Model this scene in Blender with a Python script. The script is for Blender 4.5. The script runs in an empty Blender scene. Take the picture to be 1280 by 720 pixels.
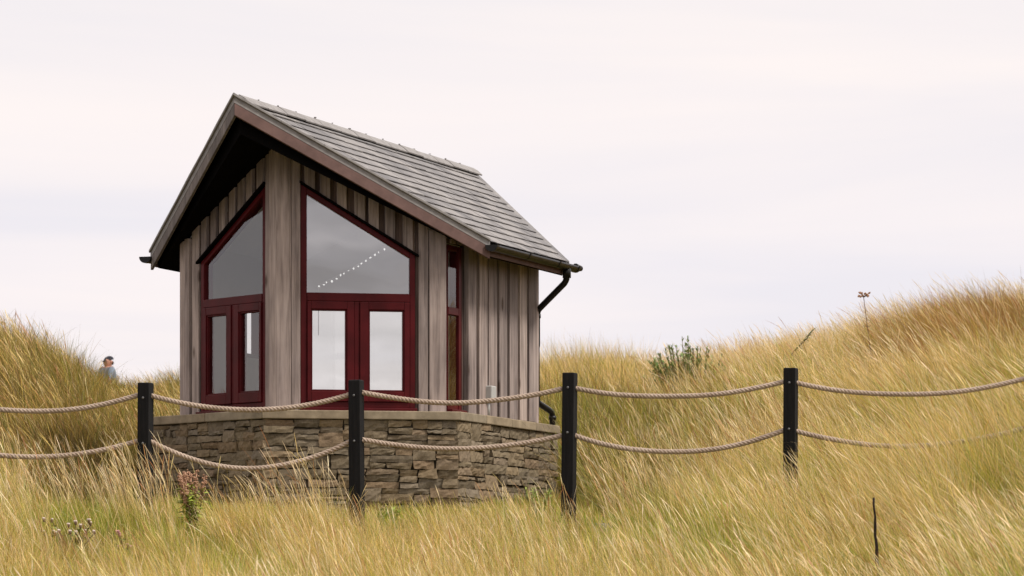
import bpy, bmesh, math, random
import numpy as np
from mathutils import Vector, Matrix

random.seed(11)
RNG = np.random.default_rng(7)
scene = bpy.context.scene
COL = scene.collection
EYE = 1.6                      # camera height; heights called "zr" below are measured from the eye
F, HOR = 4500.0, 734.0         # focal length and horizon line in pixels of a 1280 wide picture


def at(u, v, Y):
    """The point at depth Y that a 1280x720 picture shows at (u, v)."""
    return Vector(((u - 640.0) / F * Y, Y, EYE + (HOR - v) / F * Y))


# ------------------------------------------------------------------ tagging
def tag(o, label=None, cat=None, group=None, kind=None):
    if label: o['label'] = label
    if cat: o['category'] = cat
    if group: o['group'] = group
    if kind: o['kind'] = kind
    return o


def empty(name, loc, rz=0.0):
    o = bpy.data.objects.new(name, None)
    COL.objects.link(o)
    o.location = loc
    o.rotation_euler = (0, 0, rz)
    o.empty_display_size = 0.2
    return o


class MB:
    """Collects polygons; build() links them as one mesh object."""
    def __init__(self):
        self.v, self.f, self.s, self.m = [], [], [], []

    def poly(self, verts, faces, smooth=False, mi=0):
        k = len(self.v)
        self.v.extend([tuple(p) for p in verts])
        for f in faces:
            self.f.append(tuple(i + k for i in f))
            self.s.append(smooth)
            self.m.append(mi)

    def hexa(self, c8, mi=0):
        """8 corners: bottom ring 0-3, top ring 4-7."""
        self.poly(c8, [(3, 2, 1, 0), (4, 5, 6, 7), (0, 1, 5, 4), (1, 2, 6, 5), (2, 3, 7, 6), (3, 0, 4, 7)], mi=mi)

    def box(self, lo, hi, M=None, mi=0):
        x0, y0, z0 = lo
        x1, y1, z1 = hi
        c = [(x0, y0, z0), (x1, y0, z0), (x1, y1, z0), (x0, y1, z0), (x0, y0, z1), (x1, y0, z1), (x1, y1, z1), (x0, y1, z1)]
        if M: c = [M(*p) for p in c]
        self.hexa(c, mi)

    def prism(self, pts, d0, d1, M, mi=0):
        """Polygon in the (s, h) plane pulled from out = d0 to out = d1."""
        n = len(pts)
        v = [M(s, h, d0) for s, h in pts] + [M(s, h, d1) for s, h in pts]
        f = [tuple(range(n))[::-1], tuple(range(n, 2 * n))]
        for i in range(n):
            j = (i + 1) % n
            f.append((i, j, n + j, n + i))
        self.poly(v, f, mi=mi)

    def tube(self, pts, rad, n=8, cap=True, mi=0, smooth=True):
        pts = [Vector(p) for p in pts]
        if not hasattr(rad, '__len__'): rad = [rad] * len(pts)
        ring0 = None
        up = Vector((0.123, 0.31, 0.94)).normalized()
        k = len(self.v)
        for i, p in enumerate(pts):
            a = pts[max(i - 1, 0)]
            b = pts[min(i + 1, len(pts) - 1)]
            t = (b - a).normalized()
            x = t.cross(up)
            if x.length < 1e-3: x = t.cross(Vector((1, 0, 0)))
            x.normalize()
            y = x.cross(t).normalized()
            up = y if abs(t.dot(up)) > 0.98 else up
            for j in range(n):
                q = 2 * math.pi * j / n
                self.v.append(tuple(p + (x * math.cos(q) + y * math.sin(q)) * rad[i]))
        for i in range(len(pts) - 1):
            for j in range(n):
                a0 = k + i * n + j
                a1 = k + i * n + (j + 1) % n
                self.f.append((a0, a1, a1 + n, a0 + n))
                self.s.append(smooth)
                self.m.append(mi)
        if cap:
            self.f.append(tuple(k + j for j in range(n))[::-1]); self.s.append(False); self.m.append(mi)
            e = k + (len(pts) - 1) * n
            self.f.append(tuple(e + j for j in range(n))); self.s.append(False); self.m.append(mi)

    def blob(self, c, r, n=7, rings=5, mi=0):
        c = Vector(c)
        r = Vector(r) if hasattr(r, '__len__') else Vector((r, r, r))
        v = [c + Vector((0, 0, -r.z))]
        for i in range(1, rings):
            p = math.pi * i / rings - math.pi / 2
            for j in range(n):
                q = 2 * math.pi * j / n
                v.append(c + Vector((r.x * math.cos(p) * math.cos(q), r.y * math.cos(p) * math.sin(q), r.z * math.sin(p))))
        v.append(c + Vector((0, 0, r.z)))
        f = []
        for j in range(n): f.append((0, 1 + (j + 1) % n, 1 + j))
        for i in range(rings - 2):
            for j in range(n):
                a = 1 + i * n + j
                b = 1 + i * n + (j + 1) % n
                f.append((a, b, b + n, a + n))
        e = len(v) - 1
        for j in range(n): f.append((e, e - n + j, e - n + (j + 1) % n))
        self.poly(v, f, True, mi)

    def build(self, name, mats, parent=None, bevel=0.0, fix=True):
        me = bpy.data.meshes.new(name)
        me.from_pydata(self.v, [], self.f)
        mats = mats if isinstance(mats, (list, tuple)) else [mats]
        for m in mats: me.materials.append(m)
        me.polygons.foreach_set('use_smooth', self.s)
        me.polygons.foreach_set('material_index', self.m)
        if fix:
            bm = bmesh.new()
            bm.from_mesh(me)
            bmesh.ops.recalc_face_normals(bm, faces=bm.faces)
            bm.to_mesh(me)
            bm.free()
        me.update()
        o = bpy.data.objects.new(name, me)
        COL.objects.link(o)
        if parent: o.parent = parent
        if bevel:
            b = o.modifiers.new('bevel', 'BEVEL')
            b.width = bevel
            b.segments = 2
            b.limit_method = 'ANGLE'
            b.angle_limit = math.radians(40)
        return o


# ------------------------------------------------------------------ materials
class NT:
    def __init__(self, name):
        self.mat = bpy.data.materials.new(name)
        self.mat.use_nodes = True
        self.t = self.mat.node_tree
        self.t.nodes.clear()
        self.out = self.n('ShaderNodeOutputMaterial')

    def n(self, kind, **kw):
        x = self.t.nodes.new(kind)
        for k, v in kw.items():
            if k.startswith('i_'):
                key = k[2:]
                key = int(key) if key.isdigit() else key.replace('_', ' ')
                x.inputs[key].default_value = v
            else:
                setattr(x, k, v)
        return x

    def l(self, a, b): self.t.links.new(a, b)

    def ramp(self, fac, stops, interp='LINEAR'):
        r = self.n('ShaderNodeValToRGB')
        r.color_ramp.interpolation = interp
        e = r.color_ramp.elements
        while len(e) < len(stops): e.new(0.5)
        for x, (p, c) in zip(e, stops):
            x.position = p
            x.color = (c, c, c, 1) if not hasattr(c, '__len__') else (*c, 1)
        self.l(fac, r.inputs[0])
        return r.outputs[0]

    def mix(self, a, b, fac, mode='MIX'):
        m = self.n('ShaderNodeMix', data_type='RGBA', blend_type=mode)
        for sock, val in ((m.inputs[0], fac), (m.inputs[6], a), (m.inputs[7], b)):
            if isinstance(val, bpy.types.NodeSocket): self.l(val, sock)
            elif hasattr(val, '__len__'): sock.default_value = (*val, 1)
            else: sock.default_value = val
        return m.outputs[2]

    def coords(self, scale=(1, 1, 1), island=0.0, kind='Object'):
        tc = self.n('ShaderNodeTexCoord')
        src = tc.outputs[kind]
        if island:
            g = self.n('ShaderNodeNewGeometry')
            mul = self.n('ShaderNodeMath', operation='MULTIPLY', i_1=island)
            self.l(g.outputs['Random Per Island'], mul.inputs[0])
            ad = self.n('ShaderNodeVectorMath', operation='ADD')
            self.l(src, ad.inputs[0])
            self.l(mul.outputs[0], ad.inputs[1])
            src = ad.outputs[0]
        mp = self.n('ShaderNodeMapping')
        mp.inputs['Scale'].default_value = scale
        self.l(src, mp.inputs[0])
        return mp.outputs[0]

    def noise(self, vec, scale, detail=5, rough=0.55, dist=0.0):
        x = self.n('ShaderNodeTexNoise')
        x.inputs['Scale'].default_value = scale
        x.inputs['Detail'].default_value = detail
        x.inputs['Roughness'].default_value = rough
        x.inputs['Distortion'].default_value = dist
        self.l(vec, x.inputs['Vector'])
        return x.outputs[0]

    def island(self):
        return self.n('ShaderNodeNewGeometry').outputs['Random Per Island']

    def finish(self, color, rough=0.7, bump=None, bstr=0.3, bdist=0.01, metal=0.0, spec=0.5, coat=0.0):
        p = self.n('ShaderNodeBsdfPrincipled')
        for key, val in (('Base Color', color), ('Roughness', rough)):
            s = p.inputs[key]
            if isinstance(val, bpy.types.NodeSocket): self.l(val, s)
            elif hasattr(val, '__len__'): s.default_value = (*val, 1)
            else: s.default_value = val
        p.inputs['Metallic'].default_value = metal
        p.inputs['Specular IOR Level'].default_value = spec
        p.inputs['Coat Weight'].default_value = coat
        if bump is not None:
            b = self.n('ShaderNodeBump')
            b.inputs['Strength'].default_value = bstr
            b.inputs['Distance'].default_value = bdist
            self.l(bump, b.inputs['Height'])
            self.l(b.outputs[0], p.inputs['Normal'])
        self.l(p.outputs[0], self.out.inputs[0])
        return self.mat


def wood(name, dark, mid, light, var=0.35, knots=True):
    t = NT(name)
    v = t.coords((1, 1, 0.045), island=37.0)
    g = t.noise(v, 26, 7, 0.66, 0.5)
    col = t.ramp(g, [(0.30, dark), (0.52, mid), (0.75, light)])
    v2 = t.coords((1, 1, 0.35), island=19.0)
    big = t.noise(v2, 2.6, 4, 0.6)
    col = t.mix(col, t.ramp(big, [(0.35, (0.62, 0.60, 0.60)), (0.65, (1.12, 1.08, 1.04))]), 1.0, 'MULTIPLY')
    isl = t.ramp(t.island(), [(0.0, (1 - var, 1 - var, 1 - var * 0.95)), (0.5, (1, 0.98, 0.97)), (1.0, (1 + var * .4, 1 + var * .36, 1 + var * .28))])
    col = t.mix(col, isl, 1.0, 'MULTIPLY')
    if knots:
        vk = t.coords((1, 1, 0.42), island=11.0)
        vo = t.n('ShaderNodeTexVoronoi', i_Scale=3.6)
        vo.inputs['Randomness'].default_value = 1.0
        t.l(vk, vo.inputs['Vector'])
        kn = t.ramp(vo.outputs['Distance'], [(0.075, 1.0), (0.14, 0.0)])
        col = t.mix(col, (0.06, 0.035, 0.025), t.mix((0, 0, 0), kn, 0.75))
    return t.finish(col, 0.85, g, 0.5, 0.006, spec=0.2)


def plain(name, c, rough=0.6, var=0.12, scale=9, spec=0.5, bstr=0.1, coat=0.0):
    t = NT(name)
    v = t.coords()
    n = t.noise(v, scale, 5, 0.6)
    a = tuple(x * (1 - var) for x in c)
    b = tuple(x * (1 + var) for x in c)
    return t.finish(t.ramp(n, [(0.3, a), (0.7, b)]), rough, n, bstr, 0.004, spec=spec, coat=coat)


M = {}
M['clad'] = wood('weathered_cladding', (0.165, 0.138, 0.13), (0.38, 0.325, 0.308), (0.55, 0.48, 0.452))
M['post_wood'] = wood('weathered_post', (0.22, 0.183, 0.172), (0.41, 0.35, 0.332), (0.54, 0.468, 0.442), 0.14)
M['clad_inner'] = wood('gap_shade_cladding', (0.06, 0.042, 0.036), (0.13, 0.095, 0.083), (0.20, 0.152, 0.135))  # darker wood paints in the shade of the gaps between outer boards
M['barge'] = plain('stained_bargeboard', (0.155, 0.096, 0.086), 0.8, 0.2, 7, 0.2)
M['barge_grey'] = wood('grey_bargeboard', (0.13, 0.115, 0.112), (0.21, 0.19, 0.185), (0.28, 0.26, 0.25), 0.12, False)  # left bargeboards are greyer than the right ones
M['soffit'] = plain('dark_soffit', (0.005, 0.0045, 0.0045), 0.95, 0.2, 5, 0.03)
M['frame'] = plain('maroon_frame', (0.075, 0.0058, 0.0078), 0.42, 0.28, 4, 0.14, 0.04)
M['paint'] = plain('interior_paint', (0.62, 0.605, 0.57), 0.8, 0.03, 2)
M['ceiling'] = plain('ceiling_paint', (0.80, 0.785, 0.775), 0.8, 0.03, 2)
M['counter'] = plain('counter_grey', (0.33, 0.34, 0.36), 0.5, 0.06, 4)
M['black_plastic'] = plain('gutter_black', (0.009, 0.0085, 0.0085), 0.35, 0.2, 6, 0.28)
M['white'] = plain('white_plastic', (0.72, 0.72, 0.71), 0.5, 0.04, 4)
M['grey_box'] = plain('grey_plastic', (0.42, 0.42, 0.41), 0.5, 0.05, 4)
M['paper'] = plain('paper', (0.5, 0.52, 0.53), 0.9, 0.03, 4)
M['ink'] = plain('ink', (0.05, 0.055, 0.07), 0.9, 0.05, 4)
M['blue_grey'] = plain('blue_grey_fabric', (0.10, 0.13, 0.17), 0.85, 0.15, 14)
M['concrete'] = plain('footing_concrete', (0.27, 0.25, 0.22), 0.9, 0.25, 8, 0.2, 0.4)


def slate_mat():
    t = NT('roof_slate')
    v = t.coords((1, 1, 1), island=23.0)
    n = t.noise(v, 14, 6, 0.65)
    col = t.ramp(n, [(0.3, (0.155, 0.15, 0.153)), (0.7, (0.25, 0.243, 0.245))])
    isl = t.ramp(t.island(), [(0, (0.68, 0.67, 0.68)), (0.4, (0.98, 0.96, 0.95)), (1, (1.28, 1.24, 1.2))])
    col = t.mix(col, isl, 1.0, 'MULTIPLY')
    li = t.noise(t.coords(), 5.0, 6, 0.7)
    col = t.mix(col, (0.34, 0.32, 0.28), t.ramp(li, [(0.54, 0.0), (0.74, 0.45)]))
    return t.finish(col, 0.62, n, 0.5, 0.006, spec=0.4)


M['slate'] = slate_mat()


def ridge_mat():
    t = NT('ridge_tile')
    v = t.coords((1, 1, 1), island=23.0)
    n = t.noise(v, 11, 6, 0.65)
    col = t.ramp(n, [(0.3, (0.20, 0.188, 0.184)), (0.7, (0.315, 0.30, 0.295))])
    return t.finish(col, 0.75, n, 0.4, 0.006, spec=0.3)


M['ridge'] = ridge_mat()


def stone_mat():
    t = NT('rubble_stone')
    isl = t.island()
    col = t.ramp(isl, [(0.0, (0.14, 0.114, 0.082)), (0.22, (0.21, 0.168, 0.112)), (0.42, (0.192, 0.16, 0.12)),
                       (0.6, (0.245, 0.19, 0.122)), (0.8, (0.225, 0.163, 0.106)), (1.0, (0.205, 0.175, 0.135))])
    v = t.coords((1, 1, 1.5), island=31.0)
    n = t.noise(v, 9, 8, 0.7)
    col = t.mix(col, t.ramp(n, [(0.28, (0.74, 0.73, 0.72)), (0.5, (1.0, 1.0, 0.985)), (0.74, (1.24, 1.23, 1.2))]), 1.0, 'MULTIPLY')
    sp = t.noise(t.coords((1, 1, 1), island=7.0), 45, 4, 0.7)
    col = t.mix(col, t.ramp(sp, [(0.35, (0.72, 0.70, 0.68)), (0.6, (1.06, 1.05, 1.04))]), 0.8, 'MULTIPLY')
    h = t.mix(n, sp, 0.35)
    return t.finish(col, 0.9, h, 0.6, 0.010, spec=0.15)


M['stone'] = stone_mat()
M['mortar'] = plain('dark_joint', (0.06, 0.05, 0.038), 0.95, 0.3, 20, 0.1)


def coping_mat():
    t = NT('sandstone_coping')
    isl = t.ramp(t.island(), [(0, (0.27, 0.225, 0.165)), (0.5, (0.33, 0.27, 0.19)), (1, (0.30, 0.262, 0.2))])
    n = t.noise(t.coords((1, 1, 1), island=13.0), 6, 8, 0.68)
    col = t.mix(isl, t.ramp(n, [(0.3, (0.58, 0.56, 0.53)), (0.7, (1.15, 1.13, 1.1))]), 1.0, 'MULTIPLY')
    return t.finish(col, 0.9, n, 0.4, 0.01, spec=0.15)


M['coping'] = coping_mat()


def glass_mat(name='window_glass', base=0.37):
    t = NT(name)
    tr = t.n('ShaderNodeBsdfTransparent')
    tr.inputs[0].default_value = (0.79, 0.80, 0.785, 1) if base > .3 else (0.90, 0.91, 0.90, 1)
    gl = t.n('ShaderNodeBsdfGlossy')
    gl.inputs['Roughness'].default_value = 0.0
    gl.inputs[0].default_value = (0.97, 0.97, 0.97, 1)
    lw = t.n('ShaderNodeLayerWeight', i_Blend=0.5)
    pw = t.n('ShaderNodeMath', operation='POWER', i_1=4.0)
    t.l(lw.outputs['Facing'], pw.inputs[0])
    k = t.n('ShaderNodeMath', operation='MULTIPLY_ADD', i_1=0.12, i_2=base, use_clamp=True)
    t.l(pw.outputs[0], k.inputs[0])
    mx = t.n('ShaderNodeMixShader')
    t.l(k.outputs[0], mx.inputs[0])
    t.l(tr.outputs[0], mx.inputs[1])
    t.l(gl.outputs[0], mx.inputs[2])
    # old glass is never quite flat
    nz = t.noise(t.coords(), 1.3, 2, 0.5)
    b = t.n('ShaderNodeBump', i_Strength=0.05, i_Distance=0.02)
    t.l(nz, b.inputs['Height'])
    t.l(b.outputs[0], gl.inputs['Normal'])
    t.l(mx.outputs[0], t.out.inputs[0])
    return t.mat


M['glass'] = glass_mat()
M['clear_glass'] = glass_mat('clear_glass', 0.13)


def emit_mat(name, c, s):
    t = NT(name)
    e = t.n('ShaderNodeEmission')
    e.inputs[0].default_value = (*c, 1)
    e.inputs[1].default_value = s
    t.l(e.outputs[0], t.out.inputs[0])
    return t.mat


M['bulb'] = emit_mat('lit_bulb', (1.0, 0.98, 0.95), 1.1)


def rope_mat():
    t = NT('rope_fibre')
    n = t.noise(t.coords((1, 1, 1)), 60, 5, 0.7)
    big = t.noise(t.coords(), 3, 3, 0.6)
    col = t.ramp(n, [(0.3, (0.33, 0.255, 0.20)), (0.7, (0.56, 0.455, 0.375))])
    col = t.mix(col, t.ramp(big, [(0.35, (0.82, 0.8, 0.78)), (0.65, (1.05, 1.05, 1.05))]), 1.0, 'MULTIPLY')
    return t.finish(col, 0.9, n, 0.5, 0.004, spec=0.15)


M['rope'] = rope_mat()


def post_mat():
    t = NT('black_stained_post')
    v = t.coords((1, 1, 0.06))
    n = t.noise(v, 45, 6, 0.65)
    col = t.ramp(n, [(0.3, (0.006, 0.006, 0.0065)), (0.62, (0.013, 0.0125, 0.0135)), (0.8, (0.030, 0.028, 0.028))])
    sc = t.noise(t.coords((1, 1, 0.5)), 7, 6, 0.75)
    col = t.mix(col, (0.085, 0.075, 0.07), t.ramp(sc, [(0.62, 0.0), (0.75, 0.6)]))
    return t.finish(col, 0.75, n, 0.5, 0.005, spec=0.16)


M['fence_post'] = post_mat()
M['steel'] = plain('galvanised', (0.12, 0.12, 0.125), 0.45, 0.1, 20)


def grass_mat(name, trans=0.35):
    t = NT(name)
    a = t.n('ShaderNodeAttribute', attribute_name='Col')
    d = t.n('ShaderNodeBsdfDiffuse')
    tl = t.n('ShaderNodeBsdfTranslucent')
    g = t.n('ShaderNodeBsdfGlossy', i_Roughness=0.5)
    g.inputs[0].default_value = (1, 1, 1, 1)
    t.l(a.outputs[0], d.inputs[0])
    t.l(a.outputs[0], tl.inputs[0])
    m1 = t.n('ShaderNodeMixShader')
    m1.inputs[0].default_value = trans
    t.l(d.outputs[0], m1.inputs[1])
    t.l(tl.outputs[0], m1.inputs[2])
    m2 = t.n('ShaderNodeMixShader')
    m2.inputs[0].default_value = 0.03
    t.l(m1.outputs[0], m2.inputs[1])
    t.l(g.outputs[0], m2.inputs[2])
    t.l(m2.outputs[0], t.out.inputs[0])
    return t.mat


M['grass'] = grass_mat('grass_blade')


def soil_mat():
    t = NT('thatch_soil')
    n = t.noise(t.coords(), 3.5, 8, 0.7)
    col = t.ramp(n, [(0.3, (0.065, 0.055, 0.025)), (0.55, (0.13, 0.105, 0.045)), (0.75, (0.19, 0.15, 0.07))])
    f = t.noise(t.coords(), 60, 6, 0.7)
    return t.finish(col, 0.95, f, 0.8, 0.03, spec=0.1)


M['soil'] = soil_mat()


# ------------------------------------------------------------------ noise on arrays
def vnoise(x, y, seed=0):
    """Smooth value noise in 0..1 on numpy arrays."""
    def hsh(i, j):
        n = (i * 374761393 + j * 668265263 + seed * 1442695041) & 0xFFFFFFFF
        n = ((n ^ (n >> 13)) * 1274126177) & 0xFFFFFFFF
        return ((n ^ (n >> 16)) & 0xFFFF) / 65535.0
    xi = np.floor(x).astype(np.int64)
    yi = np.floor(y).astype(np.int64)
    fx, fy = x - xi, y - yi
    fx = fx * fx * (3 - 2 * fx)
    fy = fy * fy * (3 - 2 * fy)
    a = hsh(xi, yi) * (1 - fx) + hsh(xi + 1, yi) * fx
    b = hsh(xi, yi + 1) * (1 - fx) + hsh(xi + 1, yi + 1) * fx
    return a * (1 - fy) + b * fy


def fbm(x, y, seed=0, octaves=3):
    s, a, tot = 0, 1.0, 0
    for k in range(octaves):
        s = s + a * vnoise(x * 2 ** k + 13.7 * k, y * 2 ** k - 7.1 * k, seed + k)
        tot += a
        a *= 0.5
    return s / tot


# ------------------------------------------------------------------ terrain
UU = np.array([-260, 0, 110, 150, 190, 300, 440, 576, 700, 850, 1000, 1150, 1280, 1560], float)
ROWS = [  # depth, ground line in the picture per column
    (25, [770, 778, 786, 789, 792, 796, 798, 798, 796, 778, 758, 738, 722, 690]),
    (28, [690, 706, 720, 724, 727, 731, 733, 733, 727, 712, 692, 668, 650, 614]),
    (31, [632, 643, 655, 659, 661, 666, 671, 671, 664, 652, 636, 614, 597, 560]),
    (34, [603, 618, 642, 650, 655, 659, 662, 662, 657, 650, 608, 577, 557, 526]),
    (36, [568, 594, 630, 640, 646, 648, 650, 650, 652, 638, 587, 556, 532, 500]),
    (40, [482, 506, 562, 582, 596, 628, 640, 640, 622, 592, 548, 510, 481, 450]),
    (44, [430, 442, 500, 532, 552, 590, 610, 610, 582, 548, 508, 469, 442, 414]),
    (48, [438, 448, 503, 522, 522, 550, 570, 570, 545, 510, 471, 436, 424, 410]),
    (54, [462, 474, 511, 520, 496, 505, 530, 530, 508, 496, 468, 441, 430, 416]),
    (62, [505, 508, 520, 521, 522, 525, 528, 528, 525, 515, 495, 470, 450, 430]),
]
tY = [-60.0, 0.0, 12.0, 20.0] + [r[0] for r in ROWS] + [80.0, 110.0, 250.0, 1200.0]
tZ = [np.full(len(UU), -1.7), np.full(len(UU), -1.55), np.full(len(UU), -1.2), np.linspace(-0.85, -0.62, len(UU)) * 1.0]
for Y, vs in ROWS: tZ.append((HOR - np.array(vs, float)) * Y / F)
tZ += [np.full(len(UU), 3.05), np.full(len(UU), 2.9), np.full(len(UU), 2.6), np.full(len(UU), 2.4)]
tY, tZ = np.array(tY), np.array(tZ)
# fine table, smoothed so that no crease shows
gT = np.linspace((UU[0] - 640) / F, (UU[-1] - 640) / F, 181)
gY = np.concatenate([np.arange(-60, 18, 2.0), np.arange(18, 70, 0.25), np.arange(70, 120, 2.0), np.array([150, 250, 500, 1200.0])])
tmp = np.array([np.interp(gT, (UU - 640) / F, row) for row in tZ])
fine = np.array([np.interp(gY, tY, tmp[:, j]) for j in range(len(gT))]).T
i0, i1 = np.searchsorted(gY, 18), np.searchsorted(gY, 70)


def smooth_axis(a, n, axis):
    for _ in range(n):
        p = np.concatenate([np.take(a, [0], axis), a, np.take(a, [-1], axis)], axis)
        L = a.shape[axis]
        a = (np.take(p, range(0, L), axis) + 2 * np.take(p, range(1, L + 1), axis) + np.take(p, range(2, L + 2), axis)) / 4
    return a


fine = smooth_axis(fine, 13, 1)
fine[i0:i1] = smooth_axis(fine[i0:i1], 14, 0)


def ground(x, y):
    """World height of the ground."""
    x, y = np.asarray(x, float), np.asarray(y, float)
    t = np.clip(x / np.maximum(y, 12.0), gT[0], gT[-1])
    fi = (t - gT[0]) / (gT[1] - gT[0])
    a = np.clip(fi.astype(int), 0, len(gT) - 2)
    fa = fi - a
    yy = np.clip(y, gY[0], gY[-1] - 1e-6)
    b = np.clip(np.searchsorted(gY, yy, side='right') - 1, 0, len(gY) - 2)
    fb = (yy - gY[b]) / (gY[b + 1] - gY[b])
    z = (fine[b, a] * (1 - fa) + fine[b, a + 1] * fa) * (1 - fb) + (fine[b + 1, a] * (1 - fa) + fine[b + 1, a + 1] * fa) * fb
    hum = (fbm(x * 0.9 + 40, y * 0.55, 3) - 0.5) * 0.22 + (fbm(x * 2.3, y * 1.3 + 9, 8, 2) - 0.5) * 0.10
    hum = hum + .20 * np.exp(-((x - 6.0) / 1.0) ** 2 - ((y - 46.5) / 2.6) ** 2) - .12 * np.exp(-((x - 4.6) / .7) ** 2 - ((y - 47) / 3) ** 2)
    near = np.clip((np.hypot(x + 0.9, (y - 37.5) * 0.7) - 2.0) / 1.5, 0.15, 1)
    return z + hum * near + EYE


def gz(x, y): return float(ground(np.array([x]), np.array([y]))[0])


xs = np.concatenate([[-900, -400, -150, -60, -30, -20, -15], np.arange(-12, 12.01, 0.2), [15, 20, 30, 60, 150, 400, 900]])
ys = np.concatenate([[-60, -30, -10, 0, 6, 10, 14, 17], np.arange(18, 66, 0.2), [67, 69, 72, 76, 80, 86, 94, 105, 120, 150, 200, 300, 500, 800, 1200]])
GX, GY = np.meshgrid(xs, ys)
GZ = ground(GX, GY)
nx, ny = len(xs), len(ys)
me = bpy.data.meshes.new('ground')
idx = np.arange(nx * ny).reshape(ny, nx)
quads = np.stack([idx[:-1, :-1], idx[:-1, 1:], idx[1:, 1:], idx[1:, :-1]], -1).reshape(-1, 4)
me.from_pydata(np.stack([GX, GY, GZ], -1).reshape(-1, 3).tolist(), [], quads.tolist())
me.polygons.foreach_set('use_smooth', np.ones(len(quads), bool))
me.materials.append(M['soil'])
g = bpy.data.objects.new('ground', me)
COL.objects.link(g)
tag(g, 'sandy dune ground under the long grass around the timber hut', 'ground', kind='structure')

# ------------------------------------------------------------------ the hut
TH = 0.345
PX, PY = -2.331, 36.0
W, D0, D1 = 1.435, 0.870, 3.56          # half width, where the side walls start and end (behind the prow post)
PROW = D0                                # the back is a prow like the front
BACK = D1 + D0
ZC, TC = 1.757, 0.088                    # coping top and thickness, from the eye
G0 = 0.62                                # ground at the hut, from the eye
ZRIDGE, ZEAVE, OV = 4.756, 3.491, 0.43
RF, RBK = -1.042, 5.56                   # ridge ends
EF, EB = 1.007, 3.44                    # eave ends
HW = W + OV
SL = (ZRIDGE - ZEAVE) / HW
LF = math.hypot(W, D0)
hut = empty('timber_hut', (PX, PY, EYE + G0), -TH)
tag(hut, 'small grey timber hut with prow gable, maroon windows and slate roof on a stone base', 'hut')


def Z(zrel): return zrel - G0


def face_map(side):
    e = (side * W / LF, D0 / LF)
    n = (side * D0 / LF, -W / LF)
    return lambda s, h, o: (e[0] * s + n[0] * o, e[1] * s + n[1] * o, h - G0)


def side_map(side):          # s runs backwards from the front corner
    return lambda s, h, o: (side * (W + o), D0 + s, h - G0)


def back_map(side):          # s runs from the back corner to the back post
    e = (-side * W / LF, D0 / LF)
    n = (side * D0 / LF, W / LF)
    return lambda s, h, o: (side * W + e[0] * s + n[0] * o, D1 + e[1] * s + n[1] * o, h - G0)


LS = D1 - D0
ZU0, ZUS = 4.42, 0.585                    # underside of the soffit at the ridge, its slope


def under(b): return ZU0 - ZUS * abs(b)


def b_of(s): return s * W / LF
FLOOR = 0.92

# wall panels (white inside), with the openings left free
lining = MB()
WS0, WS1 = 0.226, 1.39                    # window opening along the face
WB, WT = 1.80, 2.95                       # window foot, top of the transom


SH = {1: -0.014, -1: -0.060}


def wtop(s): return 3.933 - 0.597 * (s - 0.291) + 0.062   # outer edge of the sloping window head


for side in (1, -1):
    m = face_map(side)
    w0, w1 = WS0 + SH[side], WS1 + SH[side]
    wt = lambda q: wtop(q - SH[side])
    lining.prism([(0, FLOOR), (w0, FLOOR), (w0, under(b_of(w0)) + .1), (0, under(0) + .1)], -0.1, 0, m)
    lining.prism([(w1, FLOOR), (LF, FLOOR), (LF, under(W) + .1), (w1, under(b_of(w1)) + .1)], -0.1, 0, m)
    lining.prism([(w0, FLOOR), (w1, FLOOR), (w1, WB), (w0, WB)], -0.1, 0, m)
    lining.prism([(w0, wt(w0)), (w1, wt(w1)), (w1, under(b_of(w1)) + .1), (w0, under(b_of(w0)) + .1)], -0.1, 0, m)
    m = back_map(side)
    K0, K1, KB, KT = 0.12, 1.42, 1.95, 3.16
    wu = lambda s: under(b_of(LF - s)) + .1
    lining.prism([(0, FLOOR), (K0, FLOOR), (K0, wu(K0)), (0, wu(0))], -0.1, 0, m)
    lining.prism([(K1, FLOOR), (LF, FLOOR), (LF, wu(LF)), (K1, wu(K1))], -0.1, 0, m)
    lining.prism([(K0, FLOOR), (K1, FLOOR), (K1, KB if side < 0 else KT), (K0, KB if side < 0 else KT)], -0.1, 0, m)
    lining.prism([(K0, KT), (K1, KT), (K1, wu(K1)), (K0, wu(K0))], -0.1, 0, m)
m = side_map(1)
SW0, SW1, SWB, SWT = 0.03, 0.41, 1.80, 3.46
lining.prism([(SW1, FLOOR), (LS, FLOOR), (LS, 3.6), (SW1, 3.6)], -0.1, 0, m)
lining.prism([(0, FLOOR), (SW1, FLOOR), (SW1, SWB), (0, SWB)], -0.1, 0, m)
lining.prism([(0, SWB), (SW0, SWB), (SW0, SWT), (0, SWT)], -0.1, 0, m)
lining.prism([(0, SWT), (SW1, SWT), (SW1, 3.6), (0, 3.6)], -0.1, 0, m)
m = side_map(-1)
BW0, BW1, BWB, BWT = 2.22 - D0, 2.66 - D0, 2.46, 3.03
lining.prism([(0, FLOOR), (BW0, FLOOR), (BW0, 3.6), (0, 3.6)], -0.1, 0, m)
lining.prism([(BW1, FLOOR), (LS, FLOOR), (LS, 3.6), (BW1, 3.6)], -0.1, 0, m)
lining.prism([(BW0, FLOOR), (BW1, FLOOR), (BW1, BWB), (BW0, BWB)], -0.1, 0, m)
lining.prism([(BW0, BWT), (BW1, BWT), (BW1, 3.6), (BW0, 3.6)], -0.1, 0, m)
lining.build('wall', M['paint'], hut)
fl = MB()
pl = [(0, 0.12), (W - .1, D0 + .06), (W - .1, D1 - .06), (0, BACK - .12), (-W + .1, D1 - .06), (-W + .1, D0 + .06)]
fl.poly([(x, y, Z(FLOOR - .1)) for x, y in pl] + [(x, y, Z(FLOOR)) for x, y in pl],
        [(5, 4, 3, 2, 1, 0), (6, 7, 8, 9, 10, 11)] + [(i, (i + 1) % 6, 6 + (i + 1) % 6, 6 + i) for i in range(6)])
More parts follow.
